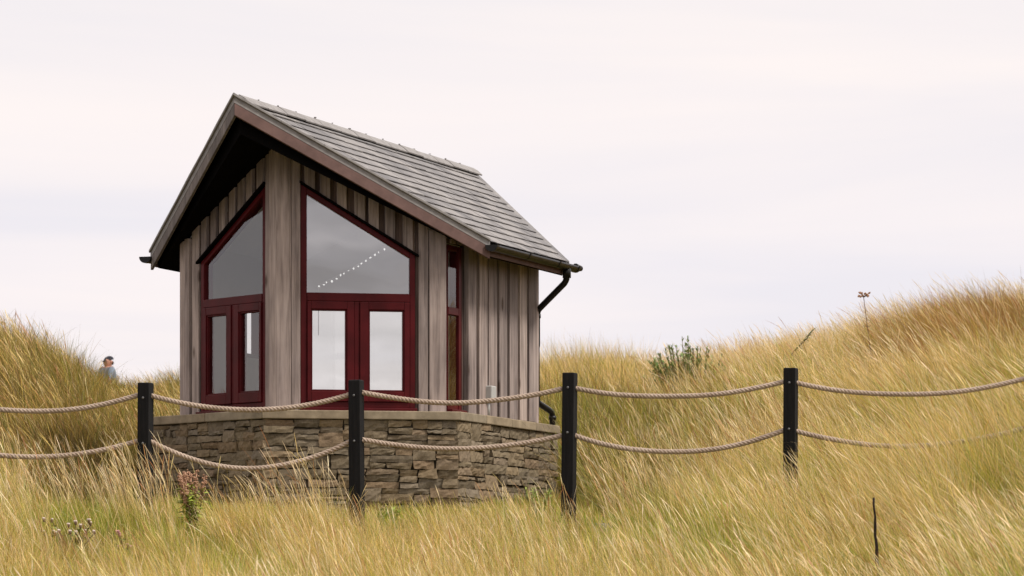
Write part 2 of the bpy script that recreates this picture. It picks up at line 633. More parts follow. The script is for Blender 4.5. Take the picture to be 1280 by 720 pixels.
fl.build('floor', M['counter'], hut)
ce = MB()
for side in (1, -1):
    pts = [(0, -0.1), (side * (W + .02), D0 - .05), (side * (W + .02), D1 + .05), (0, BACK + .1)]
    lo = [(x, y, Z(under(x) - .05)) for x, y in pts]
    hi = [(x, y, Z(under(x) - .02)) for x, y in pts]
    # kept inside the walls
    lo = [(x * .95, 2.25 + (y - 2.25) * .93, z) for x, y, z in lo]
    hi = [(x * .95, 2.25 + (y - 2.25) * .93, z) for x, y, z in hi]
    ce.hexa(lo + hi)
ce.build('ceiling', M['ceiling'], hut)

# cladding boards: board over board, each an island
def boards(m, s0, s1, foot, top, period, wide, mb, jit=0.012, deep=0.0):
    """Inner boards fill the face, outer boards stand proud; foot and top are functions of s."""
    k = max(1, round((s1 - s0) / period))
    p = (s1 - s0) / k
    for i in range(k):
        a = s0 + i * p
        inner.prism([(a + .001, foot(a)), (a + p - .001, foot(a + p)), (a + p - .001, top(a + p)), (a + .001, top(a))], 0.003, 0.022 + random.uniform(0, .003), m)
        c = a + p / 2 + random.uniform(-jit, jit)
        w = wide * p * random.uniform(.92, 1.06) / 2
        e = random.uniform(-.004, .006)
        mb.prism([(c - w, foot(c - w) + e), (c + w, foot(c + w) + e), (c + w, top(c + w)), (c - w, top(c - w))], 0.028, 0.050 + deep + random.uniform(0, .006), m)


clad, inner = MB(), MB()
for side in (1, -1):
    m = face_map(side)
    tp = lambda s: under(b_of(s)) + .04
    sh = SH[side]
    boards(m, WS0 + sh + .005, WS1 + sh, lambda s, sh=sh: wtop(s - sh) + .004, tp, 0.166, .62, clad, deep=.012)
    boards(m, WS1 + sh + .004, LF - .165, lambda s: ZC + .002, tp, 0.16, .7, clad)
m = side_map(1)
boards(m, SW1 + .035, LS - .05, lambda s: ZC + .012, lambda s: 3.50, 0.32, .76, clad, deep=.03)
boards(m, 0.03, SW1 + .03, lambda s: SWT + .02, lambda s: 3.52, 0.2, .6, clad)
m = side_map(-1)
boards(m, 0.03, BW0 - .03, lambda s: ZC + .002, lambda s: 3.50, 0.32, .64, clad)
boards(m, BW1 + .03, LS - .05, lambda s: ZC + .002, lambda s: 3.50, 0.32, .64, clad)
boards(m, BW0 - .03, BW1 + .03, lambda s: ZC + .002, lambda s: BWB - .04, 0.3, .64, clad)
boards(m, BW0 - .03, BW1 + .03, lambda s: BWT + .04, lambda s: 3.50, 0.3, .64, clad)
for side in (1, -1):
    m = back_map(side)
    tb = lambda s: under(b_of(LF - s)) + .04
    boards(m, K1 + .03, LF - .02, lambda s: ZC + .002, tb, 0.2, .64, clad)
    boards(m, K0 - .03, K1 + .03, lambda s: ZC + .002, (lambda s: KB - .04) if side < 0 else (lambda s: KT + .015), 0.25, .64, clad)
    boards(m, K0 - .03, K1 + .03, lambda s: KT + .02, tb, 0.25, .64, clad)
clad_o = clad.build('cladding', M['clad'], hut, bevel=0.003)
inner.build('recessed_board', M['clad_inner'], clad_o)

# corner posts of planks
def post(planks, name='corner_post'):
    mb = MB()
    for m, s0, s1, o, zt in planks: mb.box((s0, ZC + .001, 0.004), (s1, zt, o), lambda s, h, q, m=m: m(s, h, q))
    return mb.build(name, M['post_wood'], hut, bevel=0.006)


r, l = face_map(1), face_map(-1)
post([(r, -0.036, 0.114, 0.062, 4.40), (r, 0.117, 0.209, 0.056, 4.34), (l, -0.034, 0.090, 0.060, 4.38), (l, 0.093, 0.163, 0.054, 4.34)])
post([(r, LF - .162, LF + .012, 0.066, 3.60)])
post([(l, LF - .162, LF - .085, 0.066, 3.60), (l, LF - .082, LF + .012, 0.060, 3.58)])
ms = side_map(1)
post([(ms, LS - .045, LS + .035, 0.06, 3.5)])

# windows of the two prow faces
def prow_window(side, label):
    fm = face_map(side)
    m = lambda s, h, o: fm(s + SH[side], h, o)
    fr = MB()
    A, B = 0.291, 1.335
    o0, o1 = -0.075, 0.040
    gl = lambda s: 3.933 - 0.597 * (s - 0.291)
    fr.prism([(WS0, WB), (A, WB), (A, gl(A)), (A, wtop(A) - .0), (WS0, wtop(WS0))], o0, o1, m)
    fr.prism([(B, WB), (WS1, WB), (WS1, wtop(WS1)), (B, wtop(B))], o0, o1, m)
    fr.prism([(A + .0005, gl(A)), (B - .0005, gl(B)), (B - .0005, wtop(B)), (A + .0005, wtop(A))], o0, o1 - .002, m)
    fr.prism([(A + .0005, WT - .085), (B - .0005, WT - .085), (B - .0005, WT), (A + .0005, WT)], o0, o1 + .008, m)
    fr.prism([(A + .0005, WB), (B - .0005, WB), (B - .0005, WB + .06), (A + .0005, WB + .06)], o0, o1 - .002, m)
    fr.prism([(0.768, WB + .0605), (0.825, WB + .0605), (0.825, WT - .0855), (0.768, WT - .0855)], o0, o1 + .004, m)
    w = fr.build('window', M['frame'], hut, bevel=0.006)
    w['label'] = label
    sl_ = MB()
    sl_.prism([(WS0 - .012, WB - .042), (WS1 + .012, WB - .042), (WS1 + .012, WB - .001), (WS0 - .012, WB - .001)], 0.0, 0.10, m)
    sl_.build('sill', M['frame'], w, bevel=0.006)
    hd = MB()   # dark drip flashing over the sloping head
    hd.prism([(WS0 - .012, wtop(WS0 - .012)), (WS1 + .03, wtop(WS1 + .03)), (WS1 + .03, wtop(WS1 + .03) + .022), (WS0 - .012, wtop(WS0 - .012) + .022)], 0.0, 0.085, m)
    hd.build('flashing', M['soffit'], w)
    for s0, s1, g0, g1 in ((A + .003, 0.7665, 0.331, 0.695), (0.8265, B - .003, 0.914, 1.277)):
        z0, z1, y0, y1 = WB + .062, WT - .087, 1.965, 2.785
        sb = MB()
        a0, a1 = -0.05, 0.056
        sb.prism([(s0, z0), (g0, z0), (g0, z1), (s0, z1)], a0, a1, m)
        sb.prism([(g1, z0), (s1, z0), (s1, z1), (g1, z1)], a0, a1, m)
        sb.prism([(g0 + .0005, z0), (g1 - .0005, z0), (g1 - .0005, y0), (g0 + .0005, y0)], a0, a1 - .001, m)
        sb.prism([(g0 + .0005, y1), (g1 - .0005, y1), (g1 - .0005, z1), (g0 + .0005, z1)], a0, a1 - .001, m)
        # glazing bead
        bd = 0.016
        sb.prism([(g0, y0), (g0 + bd, y0 + bd), (g0 + bd, y1 - bd), (g0, y1)], 0.005, a1 - .014, m)
        sb.prism([(g1 - bd, y0 + bd), (g1, y0), (g1, y1), (g1 - bd, y1 - bd)], 0.005, a1 - .014, m)
        sb.prism([(g0, y0), (g1, y0), (g1 - bd, y0 + bd), (g0 + bd, y0 + bd)], 0.005, a1 - .014, m)
        sb.prism([(g0 + bd, y1 - bd), (g1 - bd, y1 - bd), (g1, y1), (g0, y1)], 0.005, a1 - .014, m)
        sb.build('sash', M['frame'], w, bevel=0.005)
        pb = MB()
        pb.poly([m(g0 - .01, y0 - .01, 0.012), m(g1 + .01, y0 - .01, 0.012), m(g1 + .01, y1 + .01, 0.012), m(g0 - .01, y1 + .01, 0.012)], [(0, 1, 2, 3)])
        pb.build('pane', M['glass'] if side > 0 else M['clear_glass'], w)
    pb = MB()
    pb.poly([m(A - .01, WT - .02, 0.008), m(B + .01, WT - .02, 0.008), m(B + .01, gl(B) + .02, 0.008), m(A - .01, gl(A) + .02, 0.008)], [(0, 1, 2, 3)])
    pb.build('pane', M['glass'] if side > 0 else M['clear_glass'], w)
    return w


prow_window(1, 'maroon window facing the camera with sloping head above two casements')
prow_window(-1, 'maroon window on the shaded left face with sloping head')


def small_window(m, s0, s1, z0, z1, jl, jr, transom):
    fr = MB()
    fr.prism([(s0, z0), (s0 + jl, z0), (s0 + jl, z1), (s0, z1)], -.07, .03, m)
    fr.prism([(s1 - jr, z0), (s1, z0), (s1, z1), (s1 - jr, z1)], -.07, .036, m)
    fr.prism([(s0 + jl + .0005, z0), (s1 - jr - .0005, z0), (s1 - jr - .0005, z0 + .05), (s0 + jl + .0005, z0 + .05)], -.07, .028, m)
    fr.prism([(s0 + jl + .0005, z1 - .05), (s1 - jr - .0005, z1 - .05), (s1 - jr - .0005, z1), (s0 + jl + .0005, z1)], -.07, .028, m)
    if transom:
        fr.prism([(s0 + jl + .0005, transom), (s1 - jr - .0005, transom), (s1 - jr - .0005, transom + .075), (s0 + jl + .0005, transom + .075)], -.07, .034, m)
    w = fr.build('window', M['frame'], hut, bevel=0.004)
    sl_ = MB()
    sl_.prism([(s0 - .01, z0 - .035), (s1 + .04, z0 - .035), (s1 + .04, z0 - .001), (s0 - .01, z0 - .001)], 0, .085, m)
    sl_.build('sill', M['frame'], w, bevel=0.004)
    for a, b in (((z0, transom), (transom, z1)) if transom else ((z0, z1),)):
        pb = MB()
        pb.poly([m(s0 + .01, a + .02, .018), m(s1 - .02, a + .02, .018), m(s1 - .02, b - .01, .018), m(s0 + .01, b - .01, .018)], [(0, 1, 2, 3)])
        pb.build('pane', M['clear_glass'], w)
    return w


small_window(side_map(1), SW0, SW1, SWB, SWT, 0.012, 0.075, 2.76)['label'] = 'narrow slit window beside the front corner post'
small_window(side_map(-1), BW0, BW1, BWB, BWT, 0.03, 0.03, None)

small_window(back_map(-1), K0, K1, KB, KT, 0.06, 0.06, None)
# grey meter box on the right wall
mb = MB()
m = side_map(1)
mb.box((1.937 - D0 - .075, 1.945, 0.052), (1.937 - D0 + .075, 2.085, 0.15), lambda s, h, o: m(s, h, o))
bx = mb.build('meter_box', M['grey_box'], hut, bevel=0.012)
mb = MB()
mb.tube([m(1.937 - D0, 1.945, .085), m(1.937 - D0, 1.775, .085)], 0.018)
mb.build('conduit', M['grey_box'], bx)

# ------------------------------------------------------------------ the roof
roof = MB()
T0, T1 = 0.035, 0.15
def zt(b): return ZRIDGE - SL * abs(b)


for side in (1, -1):
    # flat soffit under the eaves, sloping soffit above the prow faces (set behind the verge boards)
    ins = 0.10
    pts = [(0, RF + ins), (side * (HW - .03), EF + ins * .6), (side * (HW - .03), EB - ins * .6), (0, RBK - ins)]
    top = [(x, y, Z(zt(x) - T0)) for x, y in pts]
    bot = [(x, y, Z(min(under(x), zt(x) - .16) if abs(x) < 1 else 3.335)) for x, y in pts]
    roof.hexa(bot + top)
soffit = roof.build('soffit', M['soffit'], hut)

# slates
def slates():
    mb = MB()
    ls = math.hypot(HW, ZRIDGE - ZEAVE)
    k = 13
    ex = ls / k
    ca, sa = HW / ls, (ZRIDGE - ZEAVE) / ls
    for side in (1, -1):
        def P(q, y, h): return (side * (q * ca + h * sa), y, Z(ZRIDGE - q * sa + h * ca))
        for c in range(k):
            q0 = c * ex
            q1 = q0 + ex
            f = (q0 + ex / 2) / ls
            y = RF + (EF - RF) * f - .25 + random.uniform(0, .2)
            yend = RBK + (EB - RBK) * f + .15
            while y < yend:
                w = random.uniform(.2, .36)
                e = random.uniform(-.005, .007)
                h1 = .005 + random.uniform(0, .005)
                ya, yb = y + .004, y + w - .004
                mb.hexa([P(q0 - .02, ya, -.013), P(q1 + e, ya, 0.0), P(q1 + e, yb, 0.0), P(q0 - .02, yb, -.013),
                         P(q0 - .02, ya, -.007), P(q1 + e, ya, h1), P(q1 + e + random.uniform(-.004, .004), yb, h1 + random.uniform(-.002, .003)), P(q0 - .02, yb, -.007)])
                y += w
    me = bpy.data.meshes.new('slates')
    me.from_pydata(mb.v, [], mb.f)
    bm = bmesh.new()
    bm.from_mesh(me)
    for side in (1, -1):      # cut to the raking verges
        for (y0, y1, sg) in ((RF, EF, -1), (RBK, EB, 1)):
            dx, dy = side * HW, y1 - y0
            n = Vector((dy, -dx, 0)) * (1 if side * sg > 0 else -1)
            n = n if n.y * sg > 0 else -n
            geom = []
            for v in bm.verts:
                pass
            sel = [f for f in bm.faces if f.calc_center_median().x * side > 0]
            es = {e for f in sel for e in f.edges}
            vs = {v for f in sel for v in f.verts}
            r_ = bmesh.ops.bisect_plane(bm, geom=list(sel) + list(es) + list(vs), plane_co=(0, y0, 0), plane_no=n, clear_outer=True, clear_inner=False)
            cut = [g_ for g_ in r_['geom_cut'] if isinstance(g_, bmesh.types.BMEdge)]
            bmesh.ops.holes_fill(bm, edges=[e for e in bm.edges if e.is_boundary], sides=8)
    bmesh.ops.recalc_face_normals(bm, faces=bm.faces)
    bm.to_mesh(me)
    bm.free()
    me.materials.append(M['slate'])
    o = bpy.data.objects.new('roof', me)
    COL.objects.link(o)
    o.parent = hut
    return o


roof_o = slates()
# boarding just under the slates
mb = MB()
for side in (1, -1):
    pts = [(0, RF + .02), (side * (HW - .02), EF + .02), (side * (HW - .02), EB - .02), (0, RBK - .02)]
    mb.hexa([(x, y, Z(zt(x) - T0 + .001)) for x, y in pts] + [(x, y, Z(zt(x) - .016)) for x, y in pts])
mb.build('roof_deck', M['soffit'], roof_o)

# verge strip, bargeboards
for (y0, y1, sg) in ((RF, EF, -1), (RBK, EB, 1)):
    for side in (1, -1):
        d = Vector((side * HW, y1 - y0, -(ZRIDGE - ZEAVE)))
        n = Vector((-(y1 - y0) * side, HW, 0)).normalized()      # horizontal, across the verge
        if n.y * sg < 0: n = -n
        a0 = Vector((0, y0, Z(ZRIDGE)))
        b0 = a0 + d
        def beam(lo, hi, o0, o1, ext=0.0, mi=0, mbx=None):
            # mitre at the ridge: slide along the verge so that x stays on the ridge plane
            out = []
            for base in (a0, b0 + d.normalized() * ext):
                for off, zz in ((o0, lo), (o1, lo), (o1, hi), (o0, hi)):
                    p = base + n * off
                    if base is a0: p = p - d * (p.x / d.x)
                    out.append((p.x, p.y, p.z + zz))
            mbx.hexa(out)
        vb = MB()
        nseg = 6
        for i in range(nseg):         # verge slates bedded in mortar, with a small wander
            f0, f1 = i / nseg, (i + 1) / nseg
            out = []
            for f, q in ((f0, 0), (f1, 1)):
                base = a0 + d * f
                wob = .010 * math.sin(f * 17 + side)
                for off, zz in (((-.10, .0), (.050, -.004), (.050, .026 + wob * .4), (-.09 + wob, .026 + wob * .4)) if sg < 0 else ((-.03, -.02), (.03, -.02), (.03, .009), (-.03, .010))):
                    p = base + n * off
                    if f == 0: p = p - d * (p.x / d.x)
                    out.append((p.x, p.y, p.z + zz))
            vb.hexa(out)
        vo_ = vb.build('verge', M['ridge'] if sg < 0 else M['slate'], roof_o, bevel=0.006)
        vb = MB()
        beam(-.062, .002, .002, .030, 0.0, mbx=vb)
        vb.build('undercloak', M['ridge'], roof_o)
        bb = MB()
        beam(-.182, -.063, -.002, .028, 0.0, mbx=bb)
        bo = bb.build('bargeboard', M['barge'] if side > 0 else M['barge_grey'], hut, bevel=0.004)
        bo['label'] = ('reddish brown' if side > 0 else 'grey') + ' bargeboard under the slate verge'

# eave fascias
for side in (1, -1):
    fb = MB()
    fb.hexa([(side * (HW - .03), EF - .01, Z(3.345)), (side * (HW - .001), EF - .01, Z(3.345)), (side * (HW - .001), EB + .01, Z(3.345)), (side * (HW - .03), EB + .01, Z(3.345)),
             (side * (HW - .03), EF - .01, Z(ZEAVE - .025)), (side * (HW - .001), EF - .01, Z(ZEAVE - .03)), (side * (HW - .001), EB + .01, Z(ZEAVE - .03)), (side * (HW - .03), EB + .01, Z(ZEAVE - .025))])
    fb.build('fascia', M['barge'], hut)

# ridge tiles
rt = MB()
y = RF + .07
while y < RBK:
    L = min(.47, RBK + .03 - y)
    jz = random.uniform(-.006, .006)
    v = []
    for yy, k in ((y, 1.0), (y + L - .006, 0.97)):
        for x, z in ((-.115, -.050), (-.06, .000), (0, .036), (.06, .000), (.115, -.050), (.108, -.064), (0, .012), (-.108, -.064)):
            v.append((x * k, yy, Z(ZRIDGE) + z * k + jz + .012))
    f = [tuple(range(8)), tuple(range(8, 16))] + [(i, (i + 1) % 8, 8 + (i + 1) % 8, 8 + i) for i in range(8)]
    rt.poly(v, f)
    if y > RF + .1:
        rt.blob((random.uniform(-.01, .01), y, Z(ZRIDGE) + .052), (random.uniform(.010, .024), .012, random.uniform(.004, .009)), 6, 4)
    y += .47
rt.build('ridge_tile', M['ridge'], roof_o, bevel=0.004)

# gutters and the downpipe
for side in (1, -1):
    gb = MB()
    bc, zc_, R = HW + .058, ZEAVE - .045, .060
    y0, y1 = EF - .05, EB + (.10 if side > 0 else .02)
    ring = []
    for y in (y0, y1):
        o_, i_ = [], []
        for j in range(11):
            q = math.pi + math.pi * j / 10
            o_.append((side * (bc + R * math.cos(q)), y, Z(zc_ + R * math.sin(q) * 1.05)))
            i_.append((side * (bc + (R - .006) * math.cos(q)), y, Z(zc_ + (R - .006) * math.sin(q) * 1.05)))
        ring.append(o_ + i_[::-1])
    nn = len(ring[0])
    gb.poly(ring[0] + ring[1], [(i, (i + 1) % nn, nn + (i + 1) % nn, nn + i) for i in range(nn)] , True)
    for y in (y0, y1):      # end caps
        o_ = [(side * (bc + (R + .007) * math.cos(math.pi + math.pi * j / 10)), Z(zc_ + (R + .007) * math.sin(math.pi + math.pi * j / 10))) for j in range(11)]
        e = .03
        gb.poly([(x, y - e, z) for x, z in o_] + [(x, y + e, z) for x, z in o_], [tuple(range(11)), tuple(range(11, 22))] + [(i, (i + 1) % 11, 11 + (i + 1) % 11, 11 + i) for i in range(11)])
    for y in (EF + .95, EF + 1.9):   # joint clips
        o_ = [(side * (bc + (R + .006) * math.cos(math.pi + math.pi * j / 10)), Z(zc_ + (R + .006) * math.sin(math.pi + math.pi * j / 10))) for j in range(11)]
        gb.poly([(x, y - .02, z) for x, z in o_] + [(x, y + .02, z) for x, z in o_], [tuple(range(11)), tuple(range(11, 22))] + [(i, (i + 1) % 11, 11 + (i + 1) % 11, 11 + i) for i in range(11)])
    if side > 0:
        gb.tube([(bc, 3.55, Z(zc_ - .01)), (bc + .03, 3.65, Z(zc_ - .015))], [.045, .03], 10)
    gb.build('gutter', M['black_plastic'], hut)


def bendpath(pts, r=.07, n=5):
    out = [Vector(pts[0])]
    for i in range(1, len(pts) - 1):
        p, a, b = Vector(pts[i]), Vector(pts[i - 1]), Vector(pts[i + 1])
        da, db = (a - p), (b - p)
        q = min(r, da.length * .45, db.length * .45)
        p0, p1 = p + da.normalized() * q, p + db.normalized() * q
        for j in range(n + 1):
            t = j / n
            out.append(p0 * (1 - t) ** 2 + p * 2 * t * (1 - t) + p1 * t * t)
    out.append(Vector(pts[-1]))
    return out


dp = MB()
bc = HW + .058
dp.tube(bendpath([(bc, 3.27, Z(3.42)), (bc, 3.27, Z(3.27)), (1.465, 3.615, Z(2.985)), (1.465, 3.615, Z(2.6))], .06), .034, 10)
dp.tube([(1.465, 3.615, Z(2.75)), (1.465, 3.615, Z(2.05))], .030, 10)
dp.tube(bendpath([(1.465, 3.615, Z(2.10)), (1.465, 3.615, Z(2.0)), (1.55, 3.88, Z(1.90)), (1.55, 3.88, Z(1.762))], .05), .034, 10)
for z in (2.93, 2.08): dp.tube([(1.465, 3.615, Z(z - .022)), (1.465, 3.615, Z(z + .022))], .042, 10)
dp.tube([(bc, 3.27, Z(3.30)), (bc, 3.27, Z(3.42))], .045, 10)
dp.tube([(1.55, 3.88, Z(1.86)), (1.55, 3.88, Z(1.82))], .041, 10)
dp.build('downpipe', M['black_plastic'], hut)

# ------------------------------------------------------------------ stone base, coping, footing
CPOLY = [(0, -.421), (1.714, .598), (1.60, 4.0), (0, 5.02), (-1.60, 4.0), (-1.714, .598)]


def inset(poly, d):
    n = len(poly)
    out = []
    cx = sum(p[0] for p in poly) / n
    cy = sum(p[1] for p in poly) / n
    lines = []
    for i in range(n):
        a, b = Vector(poly[i]), Vector(poly[(i + 1) % n])
        e = (b - a).normalized()
        nn = Vector((-e.y, e.x))
        if nn.dot(Vector((cx, cy)) - a) < 0: nn = -nn
        lines.append((a + nn * d, e))
    for i in range(n):
        (p, e), (q, f_) = lines[i - 1], lines[i]
        det = e.x * (-f_.y) + f_.x * e.y
        w = q - p
        t = (w.x * (-f_.y) + f_.x * w.y) / det
        r_ = p + e * t
        out.append((r_.x, r_.y))
    return out


cop = MB()
inn = inset(CPOLY, .42)
for i in range(6):
    j = (i + 1) % 6
    L = (Vector(CPOLY[j]) - Vector(CPOLY[i])).length
    k = max(1, round(L / .95))
    for q in range(k):
        f0, f1 = q / k, (q + 1) / k
        g_ = .004 / L
        f0 += g_ if q else 0
        f1 -= g_ if q < k - 1 else 0
        lp = lambda A, f: (A[i][0] + (A[j][0] - A[i][0]) * f, A[i][1] + (A[j][1] - A[i][1]) * f)
        pts = [lp(CPOLY, f0), lp(CPOLY, f1), lp(inn, f1), lp(inn, f0)]
        h = random.uniform(-.003, .003)
        cop.hexa([(x, y, Z(ZC - TC)) for x, y in pts] + [(x, y, Z(ZC + h)) for x, y in pts])
cop.build('coping', M['coping'], hut, bevel=0.009)

SP = inset(CPOLY, .035)
BASE = 0.44        # foot of the stonework, from the eye
stones, back = MB(), MB()


LONG = [1.0]


def guillotine(x0, y0, x1, y1, out):
    w, h = x1 - x0, y1 - y0
    maxw = random.uniform(.22, .46) * LONG[0]
    maxh = random.choice([.045, .06, .075, .09, .11, .14])
    if w > maxw * 1.6 and w > h * 1.5 * LONG[0]:
        c = x0 + w * random.uniform(.3, .7)
        guillotine(x0, y0, c, y1, out); guillotine(c, y0, x1, y1, out)
    elif h > maxh * 1.35 and h > .105:
        c = y0 + h * random.uniform(.34, .66)
        guillotine(x0, y0, x1, c, out); guillotine(x0, c, x1, y1, out)
    elif w > maxw:
        c = x0 + w * random.uniform(.3, .7)
        guillotine(x0, y0, c, y1, out); guillotine(c, y0, x1, y1, out)
    else:
        out.append((x0, y0, x1, y1))


for i in range(6):
    j = (i + 1) % 6
    a, b = Vector(SP[i]), Vector(SP[j])
    e = (b - a).normalized()
    L = (b - a).length
    n = Vector((e.y, -e.x))
    rects = []
    top, y = ZC - TC - .004, BASE
    # lifts of uneven height first, so that no bed joint runs round the whole base at one level
    lifts = []
    while y < top - .12:
        hh = random.uniform(.17, .30)
        if top - (y + hh) < .12: hh = top - y
        lifts.append((y, y + hh)); y += hh
    LONG[0] = 1.9 if i in (1, 4) else 1.05
    for (y0, y1) in lifts: guillotine(0, y0, L, y1, rects)
    for (x0, y0, x1, y1) in rects:
        gp = random.uniform(.002, .006)
        x0 += gp * (1 if x0 > .01 else -.6); x1 -= gp * (1 if x1 < L - .01 else -.6); y0 += gp * .8; y1 -= gp * .8
        nx_, ny_ = max(3, int((x1 - x0) / .05) + 2), max(3, int((y1 - y0) / .04) + 2)
        out_ = random.uniform(-.006, .020)
        tx, ty = random.uniform(-.012, .012), random.uniform(-.010, .010)
        cj = [(random.uniform(-.015, .013), random.uniform(-.013, .013)) for _ in range(4)]
        v, f = [], []
        sd = random.uniform(0, 99)
        for q in range(ny_):
            fy = q / (ny_ - 1)
            for p in range(nx_):
                fx = p / (nx_ - 1)
                jx = (cj[0][0] * (1 - fx) + cj[1][0] * fx) * (1 - fy) + (cj[2][0] * (1 - fx) + cj[3][0] * fx) * fy
                jy = (cj[0][1] * (1 - fx) + cj[1][1] * fx) * (1 - fy) + (cj[2][1] * (1 - fx) + cj[3][1] * fx) * fy
                if (x0 < .02 and fx < .5) or (x1 > L - .02 and fx > .5): jx *= .2
                edge = p in (0, nx_ - 1) or q in (0, ny_ - 1)
                wob = .003 * math.sin(sd + fx * 9 + fy * 5) + .003 * math.sin(sd * 2 + fx * 23 - fy * 11) + random.uniform(-.0035, .0035)
                o_ = out_ + tx * (fx - .5) * 2 + ty * (fy - .5) * 2 + wob - (.005 if edge else 0)
                s_ = x0 + (x1 - x0) * fx + jx + (random.uniform(-.004, .004) if edge else 0)
                h_ = y0 + (y1 - y0) * fy + jy * .7 + (random.uniform(-.004, .004) if edge else 0)
                p_ = a + e * s_ + n * o_
                v.append((p_.x, p_.y, Z(h_)))
        for q in range(ny_ - 1):
            for p in range(nx_ - 1):
                k = q * nx_ + p
                f.append((k, k + 1, k + nx_ + 1, k + nx_))
        rim = [p for p in range(nx_)] + [q * nx_ + nx_ - 1 for q in range(1, ny_)] + [(ny_ - 1) * nx_ + p for p in range(nx_ - 2, -1, -1)] + [q * nx_ for q in range(ny_ - 2, 0, -1)]
        k0 = len(v)
        for r_ in rim:
            x_, y_, z_ = v[r_]
            v.append((x_ - n.x * .075, y_ - n.y * .075, z_))
        m_ = len(rim)
        for q in range(m_):
            f.append((rim[q], k0 + q, k0 + (q + 1) % m_, rim[(q + 1) % m_]))
        stones.poly(v, f, False)
st = stones.build('stone_base', M['stone'], hut, fix=False)
bk = inset(SP, .032)
bi = inset(SP, .22)
for i in range(6):
    j = (i + 1) % 6
    pts = [bk[i], bk[j], bi[j], bi[i]]
    back.hexa([(x, y, Z(BASE - .1)) for x, y in pts] + [(x, y, Z(ZC - TC - .003)) for x, y in pts])
back.build('mortar', M['mortar'], st)
ft = MB()
fo, fi = inset(CPOLY, -.07), inset(CPOLY, .2)
for i in range(6):
    j = (i + 1) % 6
    pts = [fo[i], fo[j], fi[j], fi[i]]
    ft.hexa([(x, y, Z(BASE - .45)) for x, y in pts] + [(x, y, Z(BASE + .002)) for x, y in pts])
ft.build('footing', M['concrete'], hut, bevel=0.02)

# ------------------------------------------------------------------ what stands inside the hut
CT, ST_ = math.cos(TH), math.sin(TH)


def hw(b, a, zrel): return Vector((PX + b * CT + a * ST_, PY - b * ST_ + a * CT, EYE + zrel))


def inside(name, loc, label, cat, group=None):
    o = empty(name, hw(*loc), -TH)
    return tag(o, label, cat, group)


cn = inside('counter', (-1.0, 2.0, FLOOR), 'grey counter along the inner wall behind the left window', 'counter')
mb = MB(); mb.box((-.36, -.85, .86), (.3, 1.3, .90)); mb.build('counter_top', M['counter'], cn, bevel=.006)
mb = MB(); mb.box((-.34, -.8, 0.0), (.24, 1.25, .858)); mb.build('cabinet', M['white'], cn)
ch = inside('wall_chart', (-W + .102, 1.90, 2.56), 'white paper chart with printed lines on the wall behind the left window', 'chart')
mb = MB(); mb.box((0.0, -.17, -.25), (.004, .17, .25)); mb.build('sheet', M['paper'], ch)
mb = MB()
for k in range(9):
    mb.box((.005, -.14, .16 - k * .046), (.007, random.uniform(.0, .14), .182 - k * .046))
mb.build('print', M['ink'], ch)
bt = inside('bottle', (-.93, 1.62, FLOOR + .90), 'white tapering bottle on the counter behind the left window', 'bottle')
mb = MB(); mb.tube([(0, 0, 0), (0, 0, .02), (0, 0, .2), (0, 0, .29), (0, 0, .32)], [.035, .042, .04, .016, .014], 12); mb.build('bottle_body', M['white'], bt)
mb = MB(); mb.tube([(0, 0, .32), (0, 0, .345)], .017, 10); mb.build('cap', M['white'], bt)

# string of lights under the ceiling, seen through the right window
sg = empty('string_lights', hw(.45, 1.0, 3.2))
tag(sg, 'string of small white lights slanting under the ceiling behind the right window', 'string lights')
A_, B_ = at(398, 356, 37.1), at(488, 303, 37.6)
mb, bl = MB(), None
pth = []
for k in range(34):
    f = k / 33
    p = A_.lerp(B_, f) + Vector((0, 0, -.05 * 4 * f * (1 - f) * .6))
    pth.append(p - sg.location)
mb.tube([A_ + Vector((0, 0, -.52)) - sg.location] + pth, .004, 5)
mb.build('cable', M['white'], sg)
proto = None
for k in range(17):
    p = pth[k * 2]
    if proto is None:
        b_ = MB(); b_.blob((0, 0, 0), (.009, .009, .013), 8, 6)
        proto = b_.build('bulb', M['bulb'], sg)
        o = proto
    else:
        o = proto.copy(); COL.objects.link(o); o.parent = sg
    o.scale = (random.uniform(.6, 1.5), 1, random.uniform(.5, 1.1))
    o.location = p + Vector((random.uniform(-.012, .012), 0, -.016 + random.uniform(-.01, .008)))

